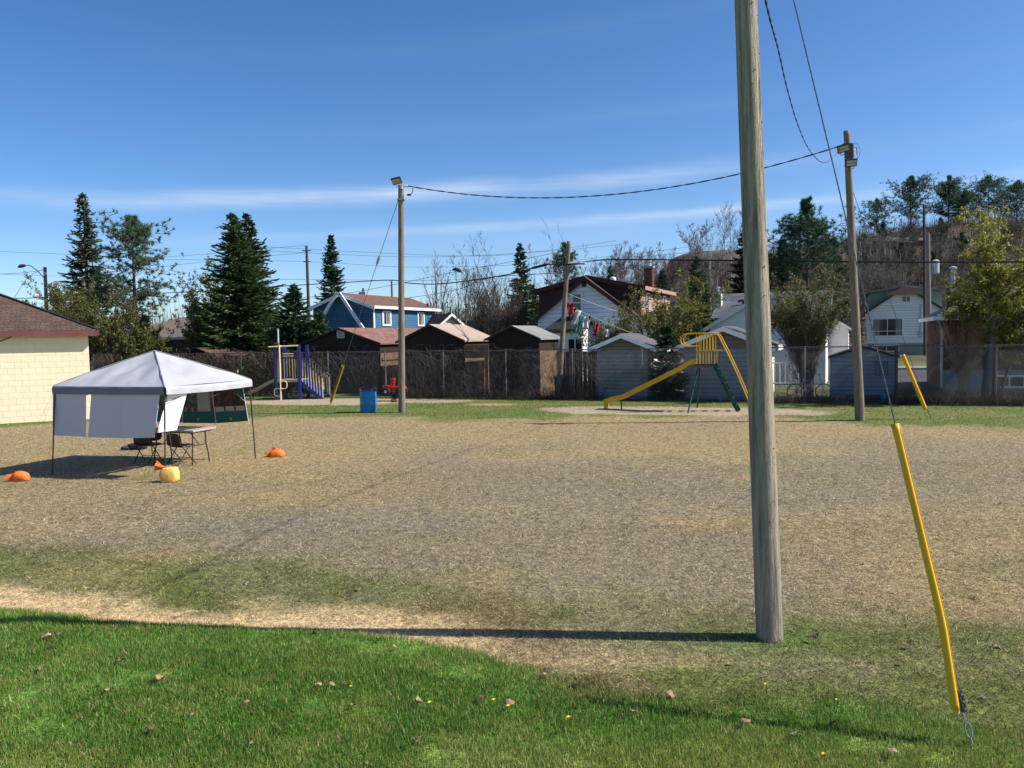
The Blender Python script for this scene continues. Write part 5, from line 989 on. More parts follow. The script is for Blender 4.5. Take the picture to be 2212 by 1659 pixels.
sT, _ = ST(2083, 850, 2.0); decid('dry_bush', 'vase of bare reddish tan stems against the brick wall', W(sT, 2.0), 87, 2.5, .012, [(5, .4, .3, .6, .2), (4, .45, .4, .4, .1)], pm('tan_stems', (.42, .25, .15), (.32, .19, .115), 5, .9), pm('tan_twigs', (.36, .20, .13), (.27, .15, .10), 5, .9), n0=70, spread0=.36, cat='shrub')

# ------------------------------------------------------------------ bare trees: a few builds, copied over the hill
BL = [(9, .42, .75, .35, .3), (6, .5, .7, .25, .2), (6, .5, .65, .2, .15), (3, .6, .6, .1, .1)]
protos = [decid('birch_tree', 'x', (0, 0, 0), 100+i, 10.0, .085, [(9, .30, .65, .4, .45), (6, .5, .6, .25, .2), (4, .55, .6, .1, .1)], birch_bark, twig_grey, lean=[.03, -.05, .08, 0][i], minr=.011) for i in range(4)]
mprotos = [decid('maple_tree', 'x', (0, 0, 0), 110+i, 10.0, .10, BL, bark, [twig_pink, twig_brown, twig_pink, twig_grey][i], n0=1 if i < 2 else 3, spread0=.25, minr=.012) for i in range(4)]
rb = random.Random(12)
def place(protos_, used, spots, name, label, group):
    for (x, Y, h) in spots:
        k = rb.randrange(len(protos_)); o = protos_[k] if k not in used else copy_tree(protos_[k]); used.add(k)
        p = D(x, 730, Y); z = hz1(p[0], Y); o.location = (p[0], Y, z-.15); o.scale = (h/10*rb.uniform(.85, 1.15),)*2+(h/10,); o.rotation_euler = (0, 0, rb.uniform(0, 6.28)); o['label'] = label; o['group'] = group; o['category'] = 'tree'; o.name = name
ub, um = set(), set()
bs = [(1850+rb.uniform(0, 160), rb.uniform(86, 112), rb.uniform(5, 7.5)) for _ in range(44)]+[(1560+rb.uniform(-70, 60), rb.uniform(92, 126), rb.uniform(6, 9)) for _ in range(14)]+[(2010+rb.uniform(0, 200), rb.uniform(90, 108), rb.uniform(5, 7)) for _ in range(8)]
place(protos, ub, bs, 'birch_tree', 'slender bare birch with a white trunk on the brown hillside', 'birches on the hillside')
ms = [(1240+i*16+rb.uniform(-8, 8), rb.uniform(94, 118), rb.uniform(4.8, 7.6)) for i in range(20)]
place(mprotos, um, ms, 'maple_tree', 'bare pinkish budding tree in the row above the white house roof', 'budding trees above the white house')
ms2 = [(1860+rb.uniform(0, 350), rb.uniform(88, 116), rb.uniform(3.6, 5.6)) for _ in range(60)]+[(1560+rb.uniform(-60, 90), rb.uniform(90, 125), rb.uniform(4, 7)) for _ in range(10)]
ms2 += [(1850+rb.uniform(0, 365), rb.uniform(88, 108), rb.uniform(4, 6.2)) for _ in range(40)]
um2 = {0, 2}; mq = [mprotos[1], mprotos[3], mprotos[1], mprotos[3]]; um = set(range(4))
place(mq, um, ms2, 'maple_tree', 'bare grey brown tree among the birches on the hill', 'bare hill trees')
for i, (x, y, Y, lb, mt, sprd) in enumerate([(944, 545, 70, 'tall bare tree right of the floodlight pole', twig_grey, .16), (965, 600, 72, 'thin bare birch right of the tall bare tree', twig_grey, .1), (1000, 585, 74, 'pale fuzzy bare tree over the far cream house', twig_grey, .15), (1088, 545, 66, 'bare forked tree left of the narrow spruce', twig_grey, .25), (1172, 520, 72, 'tall bare birch right of the narrow spruce', twig_grey, .12), (1195, 560, 74, 'grey bare tree beside the tall birch', twig_grey, .25), (1214, 548, 78, 'bare tree crowding behind the leaning pole', twig_brown, .25)]):
    decid('bare_tree', lb, sm(x, Y), 130+i, hgt(x, y, Y), .1 if i not in (1, 4) else .08, [(7, .34, .5, .4, .3), (5, .45, .6, .25, .2), (3, .5, .6, .15, .1)], birch_bark if i in (1, 4) else bark, mt, None, n0=1 if i in (1, 4) else 3, spread0=sprd, minr=.009)
for i, (x, y, Y, lb) in enumerate([(1052, 612, 52, 'dense dark bare bush behind the tan roofed shed'), (1078, 622, 51, 'dark twiggy bush left of the narrow spruce'), (1105, 650, 50, 'dark bare bush under the narrow spruce')]):
    decid('bare_bush', lb, sm(x, Y), 140+i, hgt(x, y, Y), .045, [(8, .38, .5, .4, .1), (6, .5, .6, .3, .1), (4, .5, .6, .1, .1)], bark, twig_brown, None, n0=9, spread0=.24, cat='shrub', minr=.007)
# far wood at the left and the brushy hillside
def far_wood():
    r = np.random.default_rng(31); n = 6500; X = r.uniform(-150, 5, n); Y = r.uniform(135, 190, n); H = (5.0+7.5*fbm(X*.06, Y*.05))*(.5+.7*r.random(n)); b0 = np.stack([X, Y, np.zeros(n)], -1); top = b0+np.stack([r.normal(0, .8, n), r.normal(0, .8, n), H], -1); P = np.stack([b0, (b0+top)/2+r.normal(0, .2, (n, 3)), top], 1)
    V, F = strands(P, np.ones((n, 3))*np.array([.09, .05, .012])); Vq, Fq = quads(b0+np.stack([r.normal(0, 1.2, n), r.normal(0, 1.2, n), H*(.3+.7*r.random(n))], -1), unit(r.normal(0, 1, (n, 3)))*r.uniform(.4, 1.1, (n, 1)), unit(r.normal(0, 1, (n, 3)))*.22)
    V, F = merge([(V, F), (Vq, Fq)]); tag(mesh_np('far_wood', V, F, pm('far_wood', (.13, .125, .085), (.09, .09, .06), .3, .95)), 'hazy olive brown wood along the left horizon', 'wood', kind='stuff')
    n = 60000; X = r.uniform(-22, 125, n); Y = r.uniform(84, 134, n); Z = hill_z(X, Y)+height(X, Y); H = .5+3.2*r.random(n)**2.5; b0 = np.stack([X, Y, Z-.05], -1); top = b0+np.stack([r.normal(0, .4, n), r.normal(0, .4, n), H], -1); P = np.stack([b0, (b0+top)/2+r.normal(0, .1, (n, 3)), top], 1)
    sd_ = unit(np.cross(top-b0, r.normal(0, 1, (n, 3))))*.026; V, F = tris(b0, top-b0, sd_); tag(mesh_np('hillside_brush', V, F, pm('hill_brush', (.15, .115, .085), (.095, .07, .055), .25, .95)), 'brown leafless brush covering the hillside', 'brush', kind='stuff')
far_wood()
def boulder(x, y, Y, sx, sy, sz, seed, lb):
    p = D(x, y, Y); p[2] = hz1(p[0], Y); r = np.random.default_rng(seed); V = []; F = []; nu, nv = 28, 14
    for j in range(nv+1):
        for i in range(nu):
            a, e = 2*math.pi*i/nu, math.pi*j/nv; d = np.array([math.cos(a)*math.sin(e), math.sin(a)*math.sin(e), math.cos(e)]); q = 1+.35*(float(fbm(d[0]*2+seed+5, d[1]*2+d[2]*1.7+9))-.5)+.15*(float(fbm(d[0]*7+seed, d[1]*7+d[2]*5))-.5); V.append(d*q*np.array([sx, sy, sz]))
    for j in range(nv):
        for i in range(nu): F.append((j*nu+i, (j+1)*nu+i, (j+1)*nu+(i+1) % nu, j*nu+(i+1) % nu))
    b = MB(); b.add(V, F); o = b.build('rock_outcrop', rock_m, loc=p); o.data.shade_smooth(); return tag(o, lb, 'rock')
boulder(1545, 552, 124, 7.5, 5, 2.6, 3, 'rounded bare rock outcrop on the hill crest'); boulder(1925, 510, 122, 6, 4, .9, 5, 'flat grey rock shelf high on the birch hillside')
# ------------------------------------------------------------------ canopy tent with banners, table, chairs
TT = math.radians(-20); M0 = np.array([-6.47, 15.4, 0]); te1 = np.array([math.cos(TT), math.sin(TT), 0]); te2 = np.array([-math.sin(TT), math.cos(TT), 0]); TW, TD = 2.76, 2.52
TC = M0-te1*TW/2+te2*TD/2; tent = thing('canopy_tent', 'white pop up canopy tent on slanted black legs', 'canopy tent', TC, TT); EZ, PZ = 1.735, 2.39
def tl(p): d = np.asarray(p)-TC; return np.array([np.dot(d, te1), np.dot(d, te2), d[2]])
cor = {'L': (-TW/2, -TD/2), 'M': (TW/2, -TD/2), 'R': (TW/2, TD/2), 'B': (-TW/2, TD/2)}
order = ['L', 'M', 'R', 'B']; rt_ = np.random.default_rng(2)
for k in range(4):
    a, c = np.array(cor[order[k]]), np.array(cor[order[(k+1) % 4]]); V = []; n, m = 26, 18; F = []
    for j in range(m+1):
        v = j/m
        for i in range(n+1):
            u = i/n; e = a+(c-a)*u; p = e*(1-v); z = EZ+(PZ-EZ)*(v**.93); d = min(u, 1-u)*2
            z -= .055*math.sin(math.pi*v)*d*(1.0); w_ = math.sin(math.pi*u)*(1-v)
            z += .014*w_*math.sin(u*37+k*2+v*9)*(1-v)**2*min(1, v*6)+.020*math.sin(v*16-u*9+k)*math.sin(math.pi*v)*d
            z += .014*math.sin((u-.5)*24*(1.2-v)+k*1.7)*math.sin(math.pi*min(1, v*1.4))
            V.append((p[0], p[1], z))
    for j in range(m):
        for i in range(n): q = j*(n+1)+i; F.append((q, q+1, q+n+2, q+n+1))
    b = MB(); b.add(V, F); smooth_obj(b.build('canopy_panel', canopy_m, tent))
    V = []; F = []; d_ = (c-a)/np.linalg.norm(c-a); nn = np.array([d_[1], -d_[0]]); n = 40
    for j in range(5):
        for i in range(n+1):
            u = i/n; e = a+(c-a)*u; off = .034+.012*math.sin(u*31+k)*j/4+.006*math.sin(u*71+j)*j/4-.022*(j == 0); V.append((e[0]+nn[0]*off, e[1]+nn[1]*off, EZ+.005-.15*j/4-(.02*math.sin(math.pi*u) if k != 0 else .008*math.sin(math.pi*u))))
    for j in range(4):
        for i in range(n): q = j*(n+1)+i; F.append((q, q+n+1, q+n+2, q+1))
    b = MB(); b.add(V, F); smooth_obj(b.build('valance', shaded_valance_m if k in (0, 3) else canopy_m, tent))  # sides away from the sun have their shade coloured in as grey
for k in range(4):
    c = np.array(cor[order[k]]); b = MB(); b.path([(c[0]*v, c[1]*v, EZ+(PZ-EZ)*((1-v)**.93)+.012) for v in np.linspace(1, 0, 14)], .009, 5); b.build('seam', pm('seam_grey', (.30, .31, .34), (.26, .27, .3), 5, .7), tent)
feet = {'L': tl(G(113, 1025)), 'M': tl(G(357, 1036)), 'R': tl(G(552, 992)), 'B': np.array([-TW/2-.12, TD/2+.12, 0])}
for k in order:
    c = cor[k]; t_ = np.array([c[0]*.985, c[1]*.985, EZ-.02]); f_ = feet[k]; f_[2] = 0; m_ = t_+(f_-t_)*.45; b = MB(); b.tube(t_, m_, .017, n=6); lg = b.build('leg', pm('leg_upper', (.06, .05, .045), (.05, .04, .04), 5, .5), tent); b = MB(); b.tube(m_, f_, .013, n=6); b.box(f_+np.array([0, 0, .01]), (.07, .07, .015)); b.build('leg_foot', black_m, lg)
for k in range(4):
    a, c = np.array(cor[order[k]]), np.array(cor[order[(k+1) % 4]]); b = MB(); mid_ = (a+c)/2; z1, z2 = EZ-.05, EZ-.32
    for (p, q) in ((a, mid_), (mid_, c)): b.path([(*(p*.97), z1), (*((p+q)/2*.97), z2 if 0 else z1-.12), (*(q*.97), z1)], .009, 4); b.path([(*(p*.97), z1-.24), (*(q*.97), z1-.02)], .009, 4)
    b.build('truss_bar', black_m, tent)
b = MB(); b.tube((0, 0, EZ-.1), (0, 0, PZ-.03), .015, n=8); b.build('centre_mast', black_m, tent)

def board(name, label, pts, mat, th=.012, group=None):
    P = [np.array(p, float) for p in pts]; n = np.cross(P[1]-P[0], P[3]-P[0]); n /= np.linalg.norm(n); loc = (P[2]+P[3])/2; root = thing(name, label, 'banner', loc, group=group); b = MB(); b.prism(P, -n*th); b.build('board', mat, root, world=True); return root, P, n
def cropA(x, y): return ((200+x*.38427)/1.82278, (1350+y*.38427)/1.82278)
def onface(x, y, f0, nrm):                     # point on a vertical tent face for a bearing
    px = cropA(x, y); d = ray(*px); k = np.dot(np.asarray(f0)-CAMP, nrm)/np.dot(d, nrm); return CAMP+d*k
nL = -te2; nR = te1
fL = M0-te2*-.03; fB = M0+te2*(TD-.03)
def hang(lb, q, f0, nrm, mat=board_back, swing=0.0):
    pts = [onface(x, y, f0, nrm) for x, y in q]; pts[2] = pts[2]+nrm*swing; pts[3] = pts[3]+nrm*swing; return board('banner_board', lb, pts, mat)
hang('left blank board hanging from the tent front', [(25, 500), (362, 505), (362, 962), (24, 947)], fL, nL)
hang('middle blank board overlapping its neighbour on the tent front', [(421, 505), (756, 510), (728, 976), (386, 966)], fL, nL)
hang('right blank board on the tent front beside the middle leg', [(757, 505), (1120, 500), (1065, 971), (726, 977)], fL+te2*-.02, nL)
# white board swung inside on the right side, facing the sun
b0 = M0+te2*.25-te1*.10
cs = [onface(x, y, b0+te1*.0, unit(np.array([te1[0]+.25*-te2[0], te1[1]+.25*-te2[1], 0]))) for x, y in ((1200, 520), (1393, 515), (1288, 892), (1085, 922))]
board('banner_board', 'bright sunlit white board swinging above the folding table', cs, white_trim)
teal = pm('teal_print', (.006, .105, .10), (.008, .09, .085), 3, .5); photo_m = pm('printed_photo', (.02, .022, .02), (.20, .03, .025), 9, .5, thresh=(.48, .62)); photo_g = pm('printed_grey_photo', (.05, .05, .05), (.16, .13, .13), 7, .5, thresh=(.4, .6)); print_w = pm('printed_white', (.36, .36, .35), (.30, .30, .29), 4, .5); gold = pm('gold_print', (.30, .26, .05), (.25, .21, .04), 9, .6); print_dg = pm('printed_green', (.02, .06, .03), (.05, .09, .04), 12, .5); black_print = pm('print_black', (.02, .02, .02), (.03, .03, .03), 3, .5); cream_print = pm('print_cream', (.30, .27, .20), (.26, .23, .17), 3, .5)
def poster(lb, q, kind):
    f0 = M0+te2*(TD-.06); pts = [onface(x, y, f0, -te2) for x, y in q]; root, P, n = board('poster', lb, pts, board_back); front = -te2*(1 if np.dot(-te2, n) > 0 else 1)
    def bil(u, v, k=.004): a = P[3]+(P[2]-P[3])*u; c = P[0]+(P[1]-P[0])*u; return a+(c-a)*v+(-te2)*(k+.014)
    def pr(name, u0, u1, v0, v1, mat, k): b = MB(); b.add([bil(u0, v0, k), bil(u1, v0, k), bil(u1, v1, k), bil(u0, v1, k)], [(0, 1, 2, 3)]); b.build(name, mat, root, world=True)
    pr('teal_band', .03, .99, .0, .33, teal, .004); pr('printed_picture', .03, .99, .331, 1, photo_m if kind == 'red' else photo_g, .004)
    pr('emblem', .45, .53, .06, .15, gold, .007)
    if kind == 'red':
        for i in range(3): pr('printed_panel', .05+i*.32, .32+i*.32, .33, .47, print_w, .007)
        pr('printed_banner', .78, .99, .72, .98, teal, .008)
    else:
        pr('printed_panel', .5, .9, .34, .95, print_w, .007)
        for i in range(4): pr('printed_stripe', .1+i*.1, .15+i*.1, .335, .45, black_print if i % 2 else cream_print, .008)
    return root
poster('left market poster half hidden behind the sunlit board', [(1085, 470), (1348, 468), (1350, 815), (1088, 806)], 'grey')
poster('middle market poster with a teal band and white panel', [(1350, 468), (1652, 466), (1696, 822), (1352, 820)], 'grey')
poster('right market poster with red figures and three white panels', [(1650, 470), (1972, 462), (2028, 800), (1694, 824)], 'red')
b = MB(); b.path([onface(1905, 520, M0+te2*(TD-.1), -te2), onface(2000, 610, M0+te2*(TD-.1), -te2)], .004, 4); tag(b.build('white_line', rope_m, loc=TC, world=True), 'white cord tied across the corner of the right poster', 'cord')

# folding table
tb_r = G(430, 1006); TA = TT+math.radians(2); tbl = thing('folding_table', 'grey folding table with bent steel legs under the canopy', 'table', tb_r+np.array([-.52, .42, 0]), TA)
b = MB(); b.box((0, 0, .725), (1.24, .74, .045)); b.build('table_top', table_m, tbl, bevel=.015); b = MB(); b.box((0, 0, .69), (1.12, .62, .03)); b.build('apron', pm('table_rim', (.16, .155, .14), (.13, .125, .115), 5, .6), tbl)
for sx in (-1, 1):
    x = sx*.46
    for sy in (-1, 1): b = MB(); b.path([(x, sy*.2, .69), (x, sy*.21, .42), (x+sx*.02, sy*.25, .2), (x+sx*.02, sy*.27, 0)], .014, 6); b.build('leg', pm('bronze_steel', (.05, .042, .035), (.04, .034, .03), 5, .45), tbl)
    b = MB(); b.tube((x, -.21, .40), (x, .21, .40), .012, n=6); b.build('crossbar', MATS['bronze_steel'], tbl); b = MB(); b.tube((x-sx*.25, 0, .69), (x, 0, .40), .009, n=6); b.build('brace', MATS['bronze_steel'], tbl)
def folding_chair(label, loc, rz):
    c = thing('folding_chair', label, 'chair', loc, rz, 'folding chairs at the table')   # local +y is where the sitter looks
    for sx in (-1, 1):
        b = MB(); b.path([(sx*.215, -.20, .78), (sx*.22, -.13, .45), (sx*.225, .22, 0)], .012, 6); b.build('leg', black_m, c)
        b = MB(); b.path([(sx*.19, -.26, 0), (sx*.19, .04, .40), (sx*.19, .12, .44)], .012, 6); b.build('leg', black_m, c)
    V = []; F = []; n = 12
    for j in range(7):
        v = j/6
        for i in range(n+1): u = i/n*2-1; w_ = .225*(1-.10*v**3); V.append((u*w_, -.205-.03*v+.035*(1-u*u)*-1+.02, .475+.295*v-(.035*abs(u)**4*v)))
    for j in range(6):
        for i in range(n): q = j*(n+1)+i; F.append((q, q+1, q+n+2, q+n+1))
    b = MB(); b.add(V, F); o = smooth_obj(b.build('backrest', chair_m, c)); sd = o.modifiers.new('solid', 'SOLIDIFY'); sd.thickness = .022
    b = MB(); pts = [(-.2, -.13), (.2, -.13), (.225, .12), (.2, .23), (.1, .27), (-.1, .27), (-.2, .23), (-.225, .12)]; b.prism([(x, y, .43+.02*y) for x, y in pts], (0, 0, .035)); b.build('seat', chair_m, c, bevel=.012)
    for y, z in ((.1, .16), (-.15, .14)): b = MB(); b.tube((-.2, y, z), (.2, y, z), .009, n=6); b.build('stretcher', black_m, c)
    return c
folding_chair('maroon folding chair nearest the grey table, turned sideways', G(390, 1005)+np.array([-.02, .1, 0]), math.radians(-30)).scale = (.92, .92, .88)
ch2 = folding_chair('maroon folding chair at left carrying the dark backpack', G(319, 1001)+np.array([-.02, .08, 0]), math.radians(-12)); ch2.scale = (.92, .92, .88)
def lump(name, label, cat, loc, sx, sy, sz, seed, mat, flat=.0, parent=None, pinch=None, sq=.75, flare=0.0):
    V = []; F = []; nu, nv = 28, 16
    for j in range(nv+1):
        for i in range(nu):
            a, e = 2*math.pi*i/nu, math.pi*j/nv; d = np.array([math.cos(a)*math.sin(e), math.sin(a)*math.sin(e), -math.cos(e)]); d = np.sign(d)*np.abs(d)**sq
            q = 1+.22*(float(fbm(d[0]*2.2+seed+5, d[1]*2.2+d[2]*1.7+9))-.5)+.12*(float(fbm(d[0]*6+seed, d[1]*6+d[2]*5))-.5); p = d*q*np.array([sx, sy, sz])
            if pinch: k_ = max(0, d[2]); p[0] = p[0]*(1-pinch*k_**2); p[1] = p[1]*(1-pinch*k_**2)
            k_ = max(0, -d[2]); p[0] *= 1+flare*k_**2; p[1] *= 1+flare*.5*k_**2; p[2] = max(p[2]+sz*.92, 0.0); V.append(p)
    for j in range(nv):
        for i in range(nu): F.append((j*nu+i, j*nu+(i+1) % nu, (j+1)*nu+(i+1) % nu, (j+1)*nu+i))
    b = MB(); b.add(V, F); o = b.build(name, mat, parent, loc=loc); o.data.shade_smooth()
    if label: tag(o, label, cat)
    return o
pk = ch2.location; lump('backpack', 'dark backpack resting on the left folding chair', 'backpack', (pk[0]+.07, pk[1]+.06, .47), .21, .15, .12, 3, pm('black_cloth', (.018, .018, .02), (.028, .028, .03), 9, .8, .5, 20))
gb_ = G(297, 972); kb_ = thing('duffel_bag', 'black bag lying on the grass behind the left folding chair', 'bag', gb_); lump('bag_body', None, None, (0, 0, 0), .24, .15, .09, 6, MATS['black_cloth'], parent=kb_); lump('bag_pocket', None, None, (-.22, -.05, 0), .14, .1, .06, 8, pm('grey_cloth', (.08, .08, .085), (.05, .05, .055), 9, .8, .5, 20), parent=kb_)

# sandbags
def sandbag(label, loc, sx, sy, sz, seed, mat, neck, neckmat, rz=0.0, pinch=.6, sq=.6, flare=.25):
    r = thing('sandbag', label, 'sandbag', loc, rz); lump('bag', None, None, (0, 0, 0), sx, sy, sz, seed, mat, parent=r, pinch=pinch, sq=sq, flare=flare)
    V = []; F = []; n = 14; a_, b_ = np.array(neck[0], float), np.array(neck[1], float); d = unit(b_-a_); e = unit(np.cross(d, np.array([0, 1, .2]))); q = np.cross(e, d); rad = [.05, .028, .045, .075, .085]
    for j, rr in enumerate(rad):
        for i in range(n): an = 2*math.pi*i/n; R2 = rr*(1+.28*math.cos(an*4+j*.3)*(j/4)); V.append(a_+(b_-a_)*j/4+R2*(math.cos(an)*e+.5*math.sin(an)*q))
    for j in range(4):
        for i in range(n): F.append((j*n+i, j*n+(i+1) % n, (j+1)*n+(i+1) % n, (j+1)*n+i))
    b = MB(); b.add(V, F+[tuple(range(4*n, 5*n))]); b.build('neck', neckmat, r); return r
sandbag('yellow sandbag with an orange tied neck beside the middle tent leg', G(362, 1043)+np.array([0, .1, 0]), .155, .12, .14, 11, yellow_bag, ((-.05, 0, .25), (-.24, -.03, .31)), orange_bag, pinch=.12, sq=.42, flare=.12)
sandbag('plump orange sandbag right of the tent right leg', G(596, 989)+np.array([0, .1, 0]), .155, .13, .098, 13, orange_bag, ((-.04, 0, .2), (-.22, -.04, .03)), orange_bag)
sandbag('orange sandbag at the left edge with its neck trailing left', G(38, 1041)+np.array([0, .1, 0]), .145, .12, .10, 17, orange_bag, ((-.05, -.02, .16), (-.22, -.06, .04)), orange_bag)
for i, (lb, c, x, y) in enumerate((('thin cord from the tent left corner to its sandbag', 'L', 38, 1025), ('thin cord from the tent middle corner to the yellow sandbag', 'M', 375, 1016), ('thin cord running from the tent left corner toward the cream wall', 'L', 74, 985))):
    cc = cor[c]; st = TC+te1*cc[0]*1.0+te2*cc[1]+np.array([0, 0, EZ-.1]); en = G(x, y); en[2] = .14 if i < 2 else 0.0; wire('tie_down_line', lb, [st, en], .0015, rope_m, 4, 'tent cord')

# ------------------------------------------------------------------ playground climber
PA = np.array([-10.25, 36.0, 0]); PR = math.radians(-2); pg = thing('playground_tower', 'blue and yellow playground tower with stairs, climber and small slide', 'playground tower', PA, PR); pwx, pdy, pdz, pph = 1.03, 1.28, .86, 2.36
for (x, y) in ((0, 0), (pwx, 0), (0, pdy), (pwx, pdy)):
    b = MB(); b.box((x, y, pph/2), (.13, .13, pph)); b.build('post', play_blue, pg, bevel=.02); b = MB(); b.box((x-.07, y, pph/2-.05), (.02, .12, pph-.1)); b.build('post_side', play_dark, pg)
b = MB(); b.box((pwx/2, pdy/2, pdz-.05), (pwx+.1, pdy+.1, .1)); b.build('deck', play_tan, pg); b = MB(); b.box((pwx/2, -.02, pdz-.16), (pwx, .06, .12)); b.build('deck_beam', play_dark, pg)
for (a, c) in (((.09, 0), (pwx*.35, 0)), ((.09, pdy), (pwx-.09, pdy)), ((pwx*.72, 0), (pwx-.09, 0))):
    n = max(2, int(abs(c[0]-a[0])/.115)); bt = MB()
    for z in (pdz+.06, pdz+.92): b = MB(); b.tube((*a, z), (*c, z), .022, n=6); b.build('panel_rail', play_blue, pg)
    for i in range(n+1): x = a[0]+(c[0]-a[0])*i/n; b = MB(); b.tube((x, a[1], pdz+.06), (x, a[1], pdz+.92), .017, n=6); b.build('baluster', cream_paint, pg)
for i in range(2): b = MB(); b.tube((pwx*.15, pdy*.4, pdz+1.02+i*.1), (pwx*.6, pdy*.4, pdz+1.02+i*.1), .02, n=6); b.build('grab_bar', cream_paint, pg)
b = MB(); b.tube((-.28, -.06, pph-.06), (pwx, -.06, pph-.02), .03, n=8); b.build('top_bar', cream_paint, pg)
cx = .27; b = MB(); b.tube((cx, -.3, 0), (cx, -.3, pph+.02), .035, n=10); cp = b.build('climbing_pole', cream_paint, pg); b = MB(); b.tube((cx-.05, -.25, pph), (cx-.05, -.25, pph+.72), .035, n=10); b.build('mast', rust_white, pg)
b = MB(); b.tube((cx, -.3, pph-.03), (cx, 0, pph-.03), .025, n=8); b.build('pole_bracket', cream_paint, pg)
def loop(z0, z1, sg): return spline([(cx, -.3, z1), (cx+sg*.2, -.3, z1), (cx+sg*.27, -.3, z1-.07), (cx+sg*.27, -.3, z0+.07), (cx+sg*.2, -.3, z0), (cx, -.3, z0)], 6)
b = MB(); b.path(loop(.50, .82, 1), .022, 8); b.build('climbing_rung', cream_paint, pg); b = MB(); b.path(loop(.18, .5, -1), .022, 8); b.build('climbing_rung', cream_paint, pg)
nst = 4
for i in range(nst): b = MB(); b.box((pwx+.12+.2*i+.1, pdy*.5, pdz-.18*(i+1)), (.25, pdy-.14, .06)); b.build('step', play_blue, pg); b = MB(); b.box((pwx+.12+.2*i, pdy*.5, pdz-.18*(i+.5)), (.02, pdy-.16, .15)); b.build('riser', play_blue, pg)
for y in (.03, pdy-.03):
    b = MB(); b.prism([(pwx+.04, y, pdz-.02), (pwx+.06, y, pdz-.26), (pwx+.78, y, 0), (pwx+1.0, y, 0), (pwx+1.0, y, .08)], (0, .04, 0)); b.build('stringer', play_blue, pg)
    b = MB(); b.path([(pwx, y, pdz+.95), (pwx+.12, y, pdz+.9), (pwx+.98, y, .92)], .028, 8); b.build('handrail', play_dark, pg)
    for i in range(8): x = pwx+.12+i*.123; zt = pdz+.9-(x-pwx-.12)*.97; zb_ = max(.06, pdz-.05-(x-pwx-.04)*.82); b = MB(); b.tube((x, y, zb_), (x, y, zt), .017, n=6); b.build('baluster', cream_paint, pg)
V = []; F = []; n = 22
for i in range(n+1):
    u = i/n; x = -.06-1.35*u; z = pdz-.02-(pdz-.26)*(1-(1-u)**1.0)+.07*math.sin(math.pi*u)*(.5-u)*1.6; z = max(z, .24)
    for (yy, zz) in ((-.24, .12), (-.22, .12), (-.2, 0), (.2, 0), (.22, .12), (.24, .12)): V.append((x, pdy*.5+yy, z+zz))
for i in range(n):
    for k in range(5): q = i*6+k; F.append((q, q+1, q+7, q+6))
b = MB(); b.add(V, F); o = b.build('chute', play_tan, pg); sd = o.modifiers.new('solid', 'SOLIDIFY'); sd.thickness = .03
b = MB(); b.path([(-1.32, pdy*.5-.2, .25), (-1.36, pdy*.5-.2, 0)], .025, 6); b.path([(-1.32, pdy*.5+.2, .25), (-1.36, pdy*.5+.2, 0)], .025, 6); b.build('chute_leg', black_m, pg)
b = MB(); b.tube((pwx+.55, pdy+.5, 0), (pwx+.55, pdy+.5, .55), .05, n=10); b.box((pwx+.55, pdy+.5, .015), (.32, .32, .03)); b.box((pwx+.6, pdy+.5, .95), (.3, .06, .16)); b.path([(pwx+.55, pdy+.5, .5), (pwx+.5, pdy+.5, 1.0), (pwx+.75, pdy+.5, 1.05)], .03, 6); b.build('side_seat_post', cream_paint, pg)

# spring rider shaped like a little red quad
SR = G(851, 866); sr = thing('spring_rider', 'red toy quad spring rider half hidden by the floodlight pole', 'spring rider', SR, math.radians(-6))
b = MB(); b.path([(.11*math.cos(i*.5), .11*math.sin(i*.5), .02+.24*i/50) for i in range(51)], .02, 6); b.build('spring', black_m, sr)
b = MB(); b.prism([(-.40, -.14, .52), (-.30, -.14, .42), (.42, -.14, .40), (.52, -.14, .50), (.48, -.14, .62), (.25, -.14, .66), (.12, -.14, .60), (-.1, -.14, .62), (-.2, -.14, .66), (-.38, -.14, .62)], (0, .28, 0)); b.build('body', toy_red, sr, bevel=.03)
b = MB(); b.prism([(-.08, -.10, .6), (.02, -.10, .6), (.08, -.10, .9), (.0, -.10, .95), (-.10, -.10, .93)], (0, .2, 0)); b.build('steering_column', toy_red, sr, bevel=.025)
b = MB(); b.prism([(-.44, -.20, .64), (-.12, -.20, .66), (-.15, -.20, .56), (-.40, -.20, .52)], (0, .4, 0)); b.build('fender', toy_red, sr, bevel=.03); b = MB(); b.prism([(.16, -.2, .62), (.50, -.2, .60), (.52, -.2, .5), (.2, -.2, .5)], (0, .4, 0)); b.build('fender', toy_red, sr, bevel=.03)
for x in (-.27, .36):
    for y in (-.24, .24):
        b = MB(); n = 20; pr = [(.06, -.07), (.15, -.075), (.185, -.05), (.185, .05), (.15, .075), (.06, .07)]; V = [(r_*math.cos(2*math.pi*k/n), z_, r_*math.sin(2*math.pi*k/n)) for r_, z_ in pr for k in range(n)]; F = [(j*n+k, j*n+(k+1) % n, ((j+1) % 6)*n+(k+1) % n, ((j+1) % 6)*n+k) for j in range(6) for k in range(n)]; b.add(V, F); wl_ = b.build('wheel', rubber, sr, loc=(x, y, .40)); b = MB(); b.tube((0, -.06, 0), (0, .06, 0), .085, n=14); b.build('hub', white_plastic, wl_)
b = MB(); b.path([(.0, -.24, .9), (.0, 0, .92), (.0, .24, .9)], .018, 6); b.build('handlebar', black_m, sr)
lump('grass_tuft', 'small dead weed tuft beside the spring rider foot', 'weed', G(853, 868)+np.array([.0, -.15, 0]), .14, .1, .05, 21, pm('weed', (.10, .09, .04), (.07, .065, .03), 20, .95, .8, 30))

